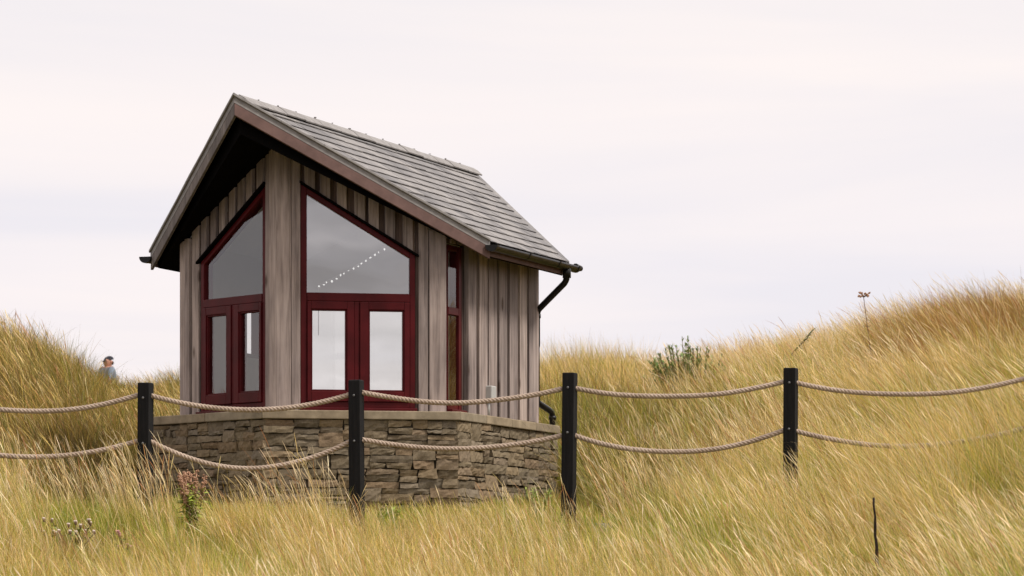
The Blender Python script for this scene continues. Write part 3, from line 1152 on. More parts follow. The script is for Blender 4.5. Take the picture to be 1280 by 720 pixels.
# ------------------------------------------------------------------ the rope fence
FY = 31.0
PXM = F / FY
fence = empty('rope_fence', at(640, 650, FY))
tag(fence, 'black square posts joined by two rows of sagging twisted rope', 'fence')
FL = fence.location.copy()
YAW = math.radians(-19)          # each post shows its right flank
PS = 0.106
posts = [(-94, 481, 660), (181, 478.5, 672), (446.5, 475, 676), (710, 466, 672), (987.5, 460, 640), (1291, 455, 610)]
tilt = [0, .006, -.007, .012, .006, 0]
for k, (u, v, vb) in enumerate(posts):
    mb = MB()
    top, foot = at(u, v, FY), at(u, vb + 14, FY)
    h = PS / 2
    c = .006
    H_ = top.z - foot.z
    ring = [(-h, -h), (h, -h), (h, h), (-h, h)]
    v8 = [(x, y, -.25) for x, y in ring] + [(x, y, H_ - c) for x, y in ring] + [(x * .9, y * .9, H_) for x, y in ring]
    mb.poly(v8, [(3, 2, 1, 0), (8, 9, 10, 11)] + [(i, (i + 1) % 4, 4 + (i + 1) % 4, 4 + i) for i in range(4)] + [(4 + i, 4 + (i + 1) % 4, 8 + (i + 1) % 4, 8 + i) for i in range(4)])
    o = mb.build('fence_post', M['fence_post'], fence, bevel=0.004)
    o.location = foot - FL
    o.rotation_euler = (0, tilt[k], -YAW * -1)
    for dz in (.118, .515):
        bb = MB(); bb.blob((0, 0, 0), (.011, .011, .011), 8, 6)
        b_ = bb.build('bolt', M['steel'], o)
        b_.location = (.0, -h - .002, H_ - dz - random.uniform(0, .02))

spans = [  # post, post, v at both ends, sag in pixels; upper then lower
    (0, 1, 494, 494, 20, 551, 551, 20), (1, 2, 494, 492, 19.5, 551, 551, 34), (2, 3, 490.5, 485.5, 15, 549.5, 543.5, 14.5),
    (3, 4, 484.5, 478, 14, 543.5, 538, 24), (4, 5, 478, 473, 17.5, 538.5, 534, 21)]


def rope(p0, p1, sag):
    mb = MB()
    L = (p1 - p0).length
    R, r_ = 0.0118, 0.0122
    pitch = .098
    n = int(L / pitch * 9)
    ph0 = random.uniform(0, 6)
    wob = [random.uniform(-.004, .004) for _ in range(3)]
    for s in range(3):
        pts = []
        for i in range(n + 1):
            f = i / n
            c = p0.lerp(p1, f) + Vector((0, .012 * math.sin(f * 3 + s * 0), -sag * 4 * f * (1 - f)))
            c.z += wob[0] * math.sin(f * 5) + wob[1] * math.sin(f * 11)
            d = (p1 - p0) + Vector((0, 0, -sag * 4 * (1 - 2 * f)))
            d.normalize()
            up = Vector((0, 0, 1)) - d * d.z
            up.normalize()
            sd = d.cross(up)
            q = ph0 + f * L / pitch * 2 * math.pi + s * 2 * math.pi / 3
            pts.append(c + (up * math.cos(q) + sd * math.sin(q)) * R)
        mb.tube(pts, r_, 7)
    return mb


for (a, b, v0, v1, sg0, w0, w1, sg1) in spans:
    for (va, vb, sp) in ((v0, v1, sg0), (w0, w1, sg1)):
        pa = at(posts[a][0] + 6, va, FY) - FL
        pb = at(posts[b][0] - 7, vb, FY) - FL
        rope(pa, pb, sp / PXM).build('rope', M['rope'], fence, fix=False)

# ------------------------------------------------------------------ grass
def blades(name, x, y, h, lean, ldir, width, c0, c1, tt, wp, label, cat, droop=0.0, nod=None):
    """Long strips that bend with the wind. h: length, lean: bend sideways, ldir: heading of the bend, c0 / c1: colours at foot and tip."""
    N = len(x)
    tt = np.array(tt)[None, :]
    wp = np.array(wp)[None, :]
    k = tt.shape[1]
    base = ground(x, y) - 0.02
    dx, dy = np.cos(ldir), np.sin(ldir)
    run = h[:, None] * lean[:, None] * tt ** 1.18
    rise = h[:, None] * tt * np.sqrt(np.maximum(1 - (0.62 * lean[:, None] * tt) ** 2, 0.1))
    if nod is not None:
        late = np.clip((tt - .7) / .3, 0, 1) ** 1.5
        run = run + h[:, None] * nod[:, None] * late
        rise = rise - h[:, None] * nod[:, None] * late * .45
    cx = x[:, None] + dx[:, None] * run
    cy = y[:, None] + dy[:, None] * run
    cz = base[:, None] + rise
    ya = RNG.uniform(0, math.pi, N)
    wx, wy = np.cos(ya), np.sin(ya)
    hwid = width[:, None] * wp * .5
    V = np.empty((N, k, 2, 3), np.float32)
    for s, sg in ((0, -1), (1, 1)):
        V[:, :, s, 0] = cx + sg * wx[:, None] * hwid
        V[:, :, s, 1] = cy + sg * wy[:, None] * hwid
        V[:, :, s, 2] = cz
    C = np.ones((N, k, 2, 4), np.float32)
    mixf = np.clip(tt / .75, 0, 1)[:, :, None]
    C[..., :3] = (c0[:, None, :] * (1 - mixf) + c1[:, None, :] * mixf)[:, :, None, :]
    i = (np.arange(N) * (k * 2))[:, None]
    q = np.arange(k - 1)[None, :] * 2
    F_ = np.stack([i + q, i + q + 1, i + q + 3, i + q + 2], -1).reshape(-1)
    me = bpy.data.meshes.new(name)
    nv, nf = N * k * 2, N * (k - 1)
    me.vertices.add(nv)
    me.vertices.foreach_set('co', V.reshape(-1))
    me.loops.add(nf * 4)
    me.loops.foreach_set('vertex_index', F_.astype(np.int32))
    me.polygons.add(nf)
    me.polygons.foreach_set('loop_start', (np.arange(nf) * 4).astype(np.int32))
    me.polygons.foreach_set('loop_total', np.full(nf, 4, np.int32))
    me.update(calc_edges=True)
    at_ = me.color_attributes.new('Col', 'FLOAT_COLOR', 'POINT')
    at_.data.foreach_set('color', C.reshape(-1))
    me.materials.append(M['grass'])
    o = bpy.data.objects.new(name, me)
    COL.objects.link(o)
    tag(o, label, cat, kind='stuff')
    return o


PAL = {k: np.array(v) for k, v in dict(
    straw=(0.81, 0.61, 0.27), gold=(0.75, 0.53, 0.14), green=(0.225, 0.315, 0.035), lime=(0.55, 0.545, 0.07), olive=(0.31, 0.275, 0.04),
    brown=(0.30, 0.165, 0.055), rust=(0.50, 0.24, 0.095), bleach=(0.91, 0.745, 0.465), amber=(0.57, 0.365, 0.06), umber=(0.115, 0.085, 0.024)).items()}


def pick(weights):
    """weights: list of (name, array). One colour for each blade, drawn by weight, with a little spread."""
    names = [w[0] for w in weights]
    Wt = np.stack([np.broadcast_to(w[1], weights[0][1].shape if hasattr(weights[0][1], 'shape') else w[1].shape) for w in weights], -1).astype(float)
    Wt = np.maximum(Wt, 1e-6)
    cum = np.cumsum(Wt / Wt.sum(-1, keepdims=True), -1)
    r_ = RNG.random(cum.shape[0])[:, None]
    ix = np.minimum((r_ > cum).sum(-1), len(names) - 1)
    c = np.stack([PAL[n] for n in names])[ix]
    return c * RNG.uniform(.78, 1.18, (len(ix), 1)) * RNG.uniform(.95, 1.05, (len(ix), 3))


def hut_clear(x, y, margin=0.08):
    """False where the hut, its base or its footing stands."""
    dx, dy = x - PX, y - PY
    a = dx * ST_ + dy * CT
    b = np.abs(dx * CT - dy * ST_)
    inn = (b < 1.75 + margin) & (a > -.50 - margin + b * .595) & (a < 5.1 + margin - b * .58)
    return ~inn


def scatter(n, x0, x1, y0, y1, keep):
    x = RNG.uniform(x0, x1, n)
    y = RNG.uniform(y0, y1, n)
    k = keep(x, y)
    return x[k], y[k]


def ucol(x, y): return 640 + F * x / y


def in_view(x, y, pad=60):
    u = ucol(x, y)
    return (u > -pad - 40) & (u < 1280 + pad + 110)


BL_T, BL_W = [0, .3, .62, .86, 1], [.8, 1, .85, .5, .1]
ST_T, ST_W = [0, .35, .68, .78, .85, .92, .97, 1], [.50, .48, .44, .42, .95, 1.0, .6, .1]


def sstep(a, b, v):
    t = np.clip((v - a) / (b - a), 0, 1)
    return t * t * (3 - 2 * t)


GAPS = []      # (u, Y, half width in m): where a single plant shows, the grass in front of it is kept low


def gap_factor(x, y):
    f = np.ones(len(x))
    for (gu, gY, gw_) in GAPS:
        gx = (gu - 640) / F * y
        k = np.clip(1 - np.abs(x - gx - .12) / gw_, 0, 1) ** .5 * ((y > gY - 2.2) & (y < gY + .15))
        f = np.minimum(f, 1 - .55 * k)
    return f


GAPS += [(238, 30.4, .22), (92, 29.5, .40), (157, 29.3, .26), (1256, 28.6, .34), (1097, 25.4, .35), (672, 33.0, .25), (484, 31.6, .25), (738, 31.9, .3)]


def lean_for(u, y):
    return .24 + .24 * sstep(650, 1250, u) + .0 * y


def clumped(n, x0, x1, y0, y1, keep, dens=7.0, rad=.13, loose=.35):
    """Blade roots gathered into tussocks: x, y, offset from the tussock's centre (in radii) and the tussock's number."""
    k = int((x1 - x0) * (y1 - y0) * dens)
    cx, cy = RNG.uniform(x0, x1, k), RNG.uniform(y0, y1, k)
    cr = rad * RNG.uniform(.5, 1.6, k)
    wt = cr ** 1.6
    cid = RNG.choice(k, n, p=wt / wt.sum())
    ox, oy = RNG.normal(0, 1, n), RNG.normal(0, 1, n)
    x, y = cx[cid] + ox * cr[cid], cy[cid] + oy * cr[cid]
    lo = RNG.random(n) < loose
    x = np.where(lo, RNG.uniform(x0, x1, n), x)
    y = np.where(lo, RNG.uniform(y0, y1, n), y)
    ox, oy = np.where(lo, 0, ox), np.where(lo, 0, oy)
    m = keep(x, y) & (y > y0) & (y < y1)
    return x[m], y[m], ox[m], oy[m], cid[m], k


def heading(x, y, lean, ox, oy, spread, rnd, seed):
    """Bend of each blade: wind from the right, plus the fan of its tussock, plus chance; a few are broken over."""
    g_ = fbm(x * .5, y * .35, seed) - .5
    wx = -lean * np.cos(g_ * 1.6) + ox * spread + RNG.normal(0, rnd, len(x))
    wy = lean * np.sin(g_ * 1.6) + oy * spread + RNG.normal(0, rnd, len(x))
    br = RNG.random(len(x)) < .05
    wx = np.where(br, wx * 1.4 + RNG.normal(0, .6, len(x)), wx)
    wy = np.where(br, wy + RNG.normal(0, .6, len(x)), wy)
    return np.clip(np.hypot(wx, wy), 0, 1.45), np.arctan2(wy, wx)


def tussock_tone(cid, k, lo=.62, hi=1.25):
    return RNG.uniform(lo, hi, k)[cid]


# ---- meadow in front of and under the fence
def meadow_keep(x, y):
    u = ucol(x, y)
    front = ((u > 190) & (u < 760) & (y > 31.0)) | ((u > 40) & (u < 191) & (y > 31.8))
    return in_view(x, y) & hut_clear(x, y) & ~front


x, y, ox, oy, cid, K = clumped(520000, -6.2, 6.8, 18.6, 34.2, meadow_keep, 8.0, .12, .38)
u = ucol(x, y)
n1, n2, n3 = fbm(x * 1.1, y * .6, 31), fbm(x * 1.9 + 5, y * 1.3, 41), fbm(x * 4, y * 3, 51, 2)
shortrow = sstep(27.8, 30.4, y) * (1 - sstep(760, 900, u)) * sstep(400, 470, u)
rside = sstep(860, 960, u) * sstep(26.5, 29.5, y) * (1 - sstep(31.6, 32.4, y))
pt = sstep(.34, .62, fbm(x * .85 + 17, y * .8, 137))     # patches of tall grass
q = RNG.random(len(x)) ** 2.0 * (.42 + .72 * pt)    # 0 low leaf .. 1 tall straw
ch = RNG.uniform(.7, 1.3, K)[cid]
h = (.09 + .15 * n2 + .40 * q) * ch * (1 - .36 * shortrow) * (1 + .30 * rside * sstep(1040, 1130, u)) * gap_factor(x, y)
lean, ldir = heading(x, y, lean_for(u, y), ox, oy, .22, .33, 33)
gw = np.clip(np.clip(3.4 * (n1 - .45), 0, 1) + .20 * shortrow + 0.8 * (1 - 1.6 * q) - .12, 0, 1)
cgr = RNG.uniform(-.25, .25, K)[cid]
gw = np.clip(gw + cgr, 0, 1)
c1 = pick([('straw', .95 * (1 - gw) + .05), ('gold', .75 * (1 - gw) + .12), ('lime', .16 + 1.3 * gw), ('green', .08 + 1.35 * gw), ('olive', .45 * gw), ('bleach', .45 * (1 - gw) * q), ('amber', .25 * n3), ('rust', .14 * (1 - gw)), ('brown', .10 + .12 * n3)]) * tussock_tone(cid, K)[:, None]
c0 = pick([('olive', .8 + 0 * n1), ('lime', .35 + .5 * gw), ('green', .35 + .8 * gw), ('gold', .35 * (1 - gw)), ('amber', .4 + 0 * n1), ('umber', .35 + 0 * n1)])
blades('meadow_grass', x, y, h, lean, ldir, RNG.uniform(.0020, .0046, len(x)), c0, c1, BL_T, BL_W, 'golden green long grass on the bank in front of the rope fence', 'grass')

# flowering stems of the meadow
def stem_keep(x, y):
    u = ucol(x, y)
    cl = fbm(x * 1.3 + 3, y * .9, 61)
    p = .12 + 2.8 * np.clip(cl - .42, 0, 1)
    p = p + .9 * np.exp(-((u - 385) / 55) ** 2) * (y > 29)
    p = np.where((u > 440) & (u < 760) & (y > 28.5), p * .45, p)
    p = p + .5 * (np.exp(-((u - 130) / 60) ** 2) + np.exp(-((u - 215) / 40) ** 2)) * (y > 29)
    p = np.where((u > 250) & (u < 330) & (y > 28.5), p * .5, p)
    front = ((u > 190) & (u < 760) & (y > 31.4)) | ((u > 40) & (u < 191) & (y > 31.8))
    return in_view(x, y) & hut_clear(x, y, .02) & ~front & (RNG.random(len(x)) < p)


x, y, ox, oy, cid, K = clumped(34000, -6.2, 6.8, 18.6, 34.5, stem_keep, 5.0, .11, .3)
u = ucol(x, y)
tall = np.exp(-((u - 385) / 60) ** 2) + .8 * np.exp(-((u - 215) / 45) ** 2) + .45 * np.exp(-((u - 95) / 60) ** 2) + .5 * sstep(1000, 1200, u)
low = np.exp(-((u - 560) / 85) ** 2)
h = RNG.uniform(.36, .68, len(x)) * RNG.uniform(.8, 1.15, K)[cid] * (1 + .50 * tall * sstep(28, 30.5, y) - .30 * low * sstep(28, 30, y)) * gap_factor(x, y)
lean, ldir = heading(x, y, lean_for(u, y), ox, oy, .07, .12, 33)
c1 = pick([('bleach', .9 + 0 * x), ('straw', .8 + 0 * x), ('rust', .30 + 0 * x)])
c0 = pick([('gold', .8 + 0 * x), ('straw', .8 + 0 * x), ('lime', .4 + 0 * x)])
blades('flowering_grass', x, y, h, lean, ldir, RNG.uniform(.0045, .0072, len(x)), c0, c1, ST_T, ST_W, 'pale seeding grass stems standing above the meadow bank', 'grass', nod=RNG.uniform(.0, .09, len(x)))

# ---- left dune
def left_keep(x, y):
    u = ucol(x, y)
    return (u > -110) & (u < 330) & hut_clear(x, y, .1) & ((y > 38.2) | (u < 186))


x, y, ox, oy, cid, K = clumped(240000, -9.5, -2.2, 33.2, 58, left_keep, 4.5, .16, .35)
u = ucol(x, y)
n1, n2 = fbm(x * .55 + 2, y * .4, 71), fbm(x * 1.7, y * 1.1, 81)
q = RNG.random(len(x)) ** 1.8
h = (.13 + .30 * n2 + .36 * q) * RNG.uniform(.7, 1.3, K)[cid] * (1 - .3 * sstep(95, 170, u))
lean, ldir = heading(x, y, .30 + 0 * x, ox, oy, .24, .33, 73)
gr = np.clip(.35 + 1.8 * (n1 - .5) + .5 * sstep(90, 200, u) + .3 * (.5 - q) + RNG.uniform(-.25, .25, K)[cid], 0, 1)
dk = (1 - sstep(35.8, 39.2, y)) * sstep(20, 110, u)  # umber paints the shade of the deep growth behind the left post
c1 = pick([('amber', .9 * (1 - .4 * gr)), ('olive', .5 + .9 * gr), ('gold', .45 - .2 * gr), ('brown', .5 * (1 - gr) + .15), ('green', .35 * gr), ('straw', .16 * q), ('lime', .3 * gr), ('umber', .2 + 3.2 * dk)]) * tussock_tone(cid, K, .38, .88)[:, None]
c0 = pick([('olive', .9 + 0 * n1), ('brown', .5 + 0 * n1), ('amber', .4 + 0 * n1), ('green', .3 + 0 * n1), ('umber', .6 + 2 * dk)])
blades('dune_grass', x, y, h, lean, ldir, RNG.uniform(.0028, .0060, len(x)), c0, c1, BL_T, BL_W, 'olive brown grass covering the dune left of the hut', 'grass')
x, y = scatter(11000, -9.5, -2.2, 34, 56, left_keep)
h = RNG.uniform(.50, .85, len(x)) * (1 - .35 * sstep(85, 150, ucol(x, y)))
lean, ldir = heading(x, y, .36 + 0 * x, 0 * x, 0 * x, 0, .13, 73)
blades('flowering_grass', x, y, h, lean, ldir, RNG.uniform(.0055, .009, len(x)),
       pick([('amber', .8 + 0 * x), ('gold', .8 + 0 * x)]), pick([('straw', .6 + 0 * x), ('rust', .45 + 0 * x), ('gold', .6 + 0 * x)]), ST_T, ST_W,
       'thin seeding grass stems along the crest of the left dune', 'grass', nod=RNG.uniform(.0, .10, len(x)))

# ---- right dune
def right_keep(x, y):
    u = ucol(x, y)
    return (u > 655) & (u < 1400) & hut_clear(x, y, .1) & (y > 33.8 - 2.0 * sstep(900, 1150, u)) & ((u > 765) | (y > 38.6) | ((u > 735) & (y > 36)))


x, y, ox, oy, cid, K = clumped(420000, -.4, 9.4, 32.0, 58, right_keep, 4.5, .16, .35)
u = ucol(x, y)
n1, n2, n3 = fbm(x * .6 + 8, y * .4, 91), fbm(x * 1.7 + 1, y * 1.0, 95), fbm(x * .9, y * .7 + 4, 99)
reed = (1 - sstep(740, 860, u)) * sstep(36, 38.5, y)
q = RNG.random(len(x)) ** 1.8
h = (.11 + .28 * n2 + .38 * q) * RNG.uniform(.7, 1.3, K)[cid] * (1 + .55 * reed)
lean, ldir = heading(x, y, (.28 + .2 * sstep(800, 1200, u)) * (1 - .4 * reed), ox, oy, .24, .33, 97)
hollow = np.exp(-((u - 800) / 140) ** 2) * (1 - sstep(43.5, 47.5, y))
reedg = (1 - sstep(760, 830, u)) * (1 - sstep(46, 49.5, y))
redtop = sstep(1060, 1175, u) * sstep(41.5, 43.5, y)
pale = np.exp(-((u - 1040) / 130) ** 2) * sstep(40.5, 43.5, y)
gr = np.clip(2.6 * (n1 - .46) + 1.15 * hollow + .9 * reedg + .35 * (.45 - q) + RNG.uniform(-.22, .22, K)[cid], 0, 1)
c1 = pick([('straw', (1.1 - gr) * (1 - .75 * redtop)), ('gold', (.85 - .4 * gr) * (1 - .6 * redtop)), ('bleach', (.34 + 1.7 * pale) * (1 - gr) * (1 - .9 * redtop)), ('lime', .10 + .5 * gr), ('olive', .15 + 1.5 * gr), ('green', .05 + .5 * gr), ('amber', .32 + .6 * redtop), ('rust', .10 + 2.2 * redtop), ('brown', .14 * n3 + 3.0 * redtop), ('umber', .08 + 1.7 * hollow + .8 * np.clip(2.5 * (.42 - n3), 0, 1) + .5 * reedg)]) * tussock_tone(cid, K)[:, None]
c0 = pick([('olive', .7 + 0 * n1), ('gold', .4 + 0 * n1), ('amber', .5 + 0 * n1), ('green', .2 + .5 * gr), ('brown', .2 + .8 * redtop), ('umber', .3 + .8 * hollow)])
blades('dune_grass', x, y, h, lean, ldir, RNG.uniform(.0028, .0060, len(x)), c0, c1, BL_T, BL_W, 'straw coloured windswept grass on the dune right of the hut', 'grass')
x, y, ox, oy, cid, K = clumped(36000, -.4, 9.4, 32.5, 57, lambda x, y: right_keep(x, y) & (RNG.random(len(x)) < .2 + 1.6 * np.clip(fbm(x, y * .7, 105) - .38, 0, 1)), 3.5, .15, .3)
u = ucol(x, y)
h = RNG.uniform(.42, .82, len(x)) * RNG.uniform(.8, 1.15, K)[cid]
lean, ldir = heading(x, y, .28 + .2 * sstep(800, 1200, u), ox, oy, .07, .13, 97)
blades('flowering_grass', x, y, h, lean, ldir, RNG.uniform(.0055, .009, len(x)),
       pick([('gold', .8 + 0 * x), ('straw', .7 + 0 * x), ('lime', .2 + 0 * x)]), pick([('bleach', .8 + 0 * x), ('straw', .8 + 0 * x), ('rust', .35 + 0 * x)]), ST_T, ST_W,
       'pale seeding grass stems swept over the right dune', 'grass', nod=RNG.uniform(.0, .10, len(x)))

# ---- short green grass at the foot of the stone base
def verge_keep(x, y):
    u = ucol(x, y)
    cl = fbm(x * 2.2, y * 2, 111)
    return (u > 175) & (u < 750) & hut_clear(x, y, -.02) & (RNG.random(len(x)) < np.clip(cl * 1.3, 0, 1))


x, y = scatter(60000, -3.6, 1.3, 30.6, 38, verge_keep)
n1 = fbm(x * 2.5, y * 1.6, 115)
h = (.05 + .26 * np.clip(n1 - .2, 0, 1) + .12 * RNG.random(len(x)) ** 2)
blades('verge_grass', x, y, h, .45 * RNG.normal(1, .5, len(x)), math.pi + RNG.normal(0, .9, len(x)), RNG.uniform(.005, .009, len(x)),
       pick([('green', .9 + 0 * x), ('olive', .6 + 0 * x)]), pick([('lime', .5 + 0 * x), ('green', .45 + 0 * x), ('olive', .5 + 0 * x), ('gold', .5 + 0 * x), ('straw', .5 + 0 * x), ('brown', .25 + 0 * x)]), BL_T, BL_W,
       'short green grass at the foot of the stone base', 'grass')

# ------------------------------------------------------------------ single plants
M['leaf'] = plain('leaf_green', (0.14, 0.20, 0.04), 0.55, 0.35, 12, 0.35)
M['leaf_bright'] = plain('leaf_bright', (0.29, 0.36, 0.055), 0.55, 0.3, 12, 0.35)
M['leaf_dark'] = plain('leaf_dark', (0.19, 0.28, 0.075), 0.55, 0.35, 12, 0.35)
M['stem_brown'] = plain('stem_brown', (0.16, 0.10, 0.06), 0.85, 0.3, 12, 0.2)
M['seed_brown'] = plain('seed_brown', (0.38, 0.225, 0.15), 0.9, 0.35, 40, 0.1)
M['seed_dark'] = plain('seed_dark', (0.19, 0.125, 0.085), 0.9, 0.3, 40, 0.1)
M['fluff'] = plain('thistle_fluff', (0.62, 0.52, 0.46), 0.95, 0.2, 40, 0.1)
M['pink'] = plain('pink_petal', (0.52, 0.26, 0.27), 0.8, 0.25, 40, 0.1)
M['dark_stalk'] = plain('dark_stalk', (0.022, 0.016, 0.012), 0.8, 0.3, 30, 0.2)


def leaf(mb, p, d, L, w, curl=.25, mi=0):
    d = Vector(d).normalized()
    s = d.cross(Vector((0, 0, 1)))
    if s.length < .05: s = Vector((1, 0, 0))
    s.normalize()
    s = (s + Vector((random.uniform(-.4, .4), random.uniform(-.4, .4), random.uniform(-.4, .4)))).normalized()
    up = s.cross(d)
    p = Vector(p)
    v = []
    for t, k in ((0, .15), (.3, .9), (.6, 1), (.85, .55), (1, .05)):
        c = p + d * L * t - Vector((0, 0, 1)) * curl * L * t * t
        v += [c - s * w * k / 2 + up * w * .12 * k, c + s * w * k / 2 + up * w * .12 * k]
    mb.poly(v, [(2 * i, 2 * i + 1, 2 * i + 3, 2 * i + 2) for i in range(4)], False, mi)


def rvec(el0=0, el1=1.2):
    q, e = random.uniform(0, 2 * math.pi), random.uniform(el0, el1)
    return Vector((math.cos(q) * math.cos(e), math.sin(q) * math.cos(e), math.sin(e)))


def plant(name, u, Y, label, cat, group=None, v=None):
    p = at(u, 600, Y)
    p.z = gz(p.x, p.y) - .02
    o = empty(name, p)
    return tag(o, label, cat, group)


# shrub on the crest to the right
sb = plant('shrub', 862, 47.5, 'small dark green leafy shrub on the crest of the right dune', 'shrub')
base_z = sb.location.z
topz = at(858, 419, 47.5).z - base_z
stm, fol = MB(), MB()
for k in range(96):
    q = random.uniform(-1, 1)
    lx = q * .50 + random.uniform(-.06, .06)
    ht = topz * (1 - .42 * abs(q) ** 1.6) * random.uniform(.6, .98)
    p0 = Vector((lx * .35, random.uniform(-.15, .15), 0))
    p1 = Vector((lx * 1.05 - .04, random.uniform(-.3, .3), ht))
    pm = p0.lerp(p1, .55) + Vector((random.uniform(-.04, .04), 0, 0))
    stm.tube([p0, pm, p1], [.007, .006, .003], 5)
    for j in range(48):
        f = random.uniform(.25, 1.0)
        c = p0.lerp(pm, f / .55) if f < .55 else pm.lerp(p1, (f - .55) / .45)
        leaf(fol, c, rvec(.1, 1.3) + (p1 - p0).normalized() * .7, random.uniform(.035, .075), random.uniform(.010, .019), .1)
stm.build('stem', M['stem_brown'], sb)
fol.build('foliage', M['leaf_dark'], sb, fix=False)

# lone sprig
sp_ = plant('sprig', 1000, 46.5, 'lone dark leafy sprig leaning right out of the right dune crest', 'plant')
bz = sp_.location
tip = at(1016, 412, 46.5) - bz
stm, fol = MB(), MB()
pts = [Vector((-.25, 0, 0)), Vector((-.1, 0, tip.z * .62)), Vector((tip.x * .5, 0, tip.z * .85)), tip]
stm.tube(pts, [.008, .007, .006, .004], 5)
for j in range(70):
    f = random.uniform(.35, 1)
    c = pts[1].lerp(pts[3], (f - .3) / .7)
    leaf(fol, c, Vector((.6, random.uniform(-.7, .7), random.uniform(-.3, .9))), random.uniform(.05, .09), .016, .1)
stm.build('stem', M['stem_brown'], sp_)
fol.build('foliage', M['leaf_dark'], sp_, fix=False)

# tall dead umbel
um = plant('dead_stalk', 1092, 45.0, 'tall thin dead flower stalk standing up against the sky above the right dune', 'plant')
bz = um.location
tip = at(1079.5, 371, 45.0) - bz
stm, hd = MB(), MB()
stm.tube([Vector((.03, 0, 0)), tip * .5 + Vector((.012, 0, 0)), tip], [.008, .0065, .0045], 6)
c = tip * .68
stm.tube([c, c + Vector((.05, .02, .012))], .004, 5)
stm.tube([c, c + Vector((-.04, .02, .015))], .004, 5)
for k in range(13):
    q = 2 * math.pi * k / 13
    e = tip + Vector((math.cos(q) * random.uniform(.03, .085), math.sin(q) * .07, random.uniform(.0, .055)))
    stm.tube([tip, e], .0025, 4)
    hd = MB()
    hd.blob(e, .012, 6, 5)
    for j in range(5): hd.blob(e + Vector((random.uniform(-.014, .014), random.uniform(-.014, .014), random.uniform(-.008, .012))), random.uniform(.006, .011), 5, 4)
    hd.build('seed_head', M['seed_brown'], um)
stm.build('stem', M['stem_brown'], um)

# dark stalk near the camera
ds = plant('dark_stalk', 1100, 25.4, 'thin dark upright stake in the foreground grass at lower right', 'stake')
bz = ds.location
tip = at(1092, 622, 25.4) - bz
mb = MB()
pts, rr = [], []
for k in range(13):
    f = k / 12
    pts.append(Vector((tip.x * f + .004 * math.sin(k * 2.1), .01 * math.sin(k), tip.z * f)) + Vector((0, 0, -.1 * (1 - f))))
    rr.append(.0165 - .0095 * f + (.0015 if k % 3 == 0 else 0))
mb.tube(pts, rr, 8)
mb.build('stalk', M['dark_stalk'], ds)

# dock with rusty seed heads beside the left post
def dock(u, Y, vtop, label, spread=.12, nleaf=34):
    o = plant('dock_plant', u, Y, label, 'plant')
    b0 = o.location
    ht = at(u, vtop, Y).z - b0.z
    stm, sd_, fol = MB(), MB(), MB()
    for k in range(11):
        tp_ = Vector((random.uniform(-spread, spread), random.uniform(-.12, .12), ht * random.uniform(.78, 1.0)))
        ro = Vector((random.uniform(-.03, .03), random.uniform(-.03, .03), 0))
        stm.tube([ro, ro.lerp(tp_, .5) + Vector((.02, 0, 0)), tp_], [.006, .005, .003], 5)
        sd_ = MB()
        sd_.tube([ro.lerp(tp_, .64), tp_], [.009, .006], 5)
        for j in range(46):
            f = random.uniform(.66, 1.0)
            c = ro.lerp(tp_, f) + Vector((random.uniform(-1, 1), random.uniform(-1, 1), random.uniform(-1, 1))) * .02
            sd_.blob(c, (random.uniform(.006, .012), .009, random.uniform(.005, .010)), 5, 4)
        sd_.build('seed_head', M['seed_brown'], o)
        for j in range(nleaf):
            f = random.uniform(.10, .80)
            leaf(fol, ro.lerp(tp_, f), rvec(-.1, .9), random.uniform(.06, .13), random.uniform(.016, .034), .3)
    stm.build('stem', M['stem_brown'], o)
    fol.build('foliage', M['leaf_bright'], o, fix=False)
    return o


dock(238, 30.4, 588, 'leafy green weed with rusty seed heads beside the leftmost post in view')


def thistle(name, u, Y, v, label, mats, n, spread):
    o = plant(name, u, Y, label, 'plant')
    b0 = o.location
    ht = at(u, v, Y).z - b0.z
    stm, fol = MB(), MB()
    for k in range(n):
        hd = MB()
        tp_ = Vector((random.gauss(0, spread * .6), random.uniform(-.12, .12), ht * random.uniform(.45, 1.05)))
        stm.tube([Vector((0, 0, 0)), tp_ * .6 + Vector((.01, 0, 0)), tp_], [.005, .004, .003], 5)
        hd.blob(tp_, (.013, .013, .017), 7, 5, 0)
        for j in range(3): hd.blob(tp_ + Vector((random.uniform(-.01, .01), random.uniform(-.012, .004), .016)), (.011, .010, .009), 6, 4, 1)
        hd.build('flower_head', mats, o)
        for j in range(6):
            leaf(fol, tp_ * random.uniform(.3, .85), rvec(0, .9), random.uniform(.05, .09), .016, .2)
    stm.build('stem', M['stem_brown'], o)
    fol.build('foliage', M['leaf'], o, fix=False)
    return o


thistle('thistle', 92, 29.3, 652, 'thistle with brown and pale fluffy heads in the grass at lower left', [M['seed_dark'], M['fluff']], 17, .20)
thistle('thistle', 157, 29.3, 664, 'thistle with a few pink flower heads between the dock and the fluffy thistle', [M['seed_brown'], M['pink']], 6, .06)


def leafy(u, Y, v, label, n, spread, mat):
    o = plant('leafy_weed', u, Y, label, 'plant', None)
    ht = at(u, v, Y).z - o.location.z
    stm, fol = MB(), MB()
    for k in range(n):
        tp_ = Vector((random.uniform(-spread, spread), random.uniform(-spread, spread) * .7, ht * random.uniform(.62, 1.0)))
        stm.tube([Vector((0, 0, 0)), tp_ * .5, tp_], [.005, .004, .002], 5)
        for j in range(34): leaf(fol, tp_ * random.uniform(.25, 1.0), rvec(.0, 1.2), random.uniform(.035, .075), random.uniform(.010, .020), .2)
    stm.build('stem', M['leaf'], o)
    fol.build('foliage', mat, o, fix=False)
    return o


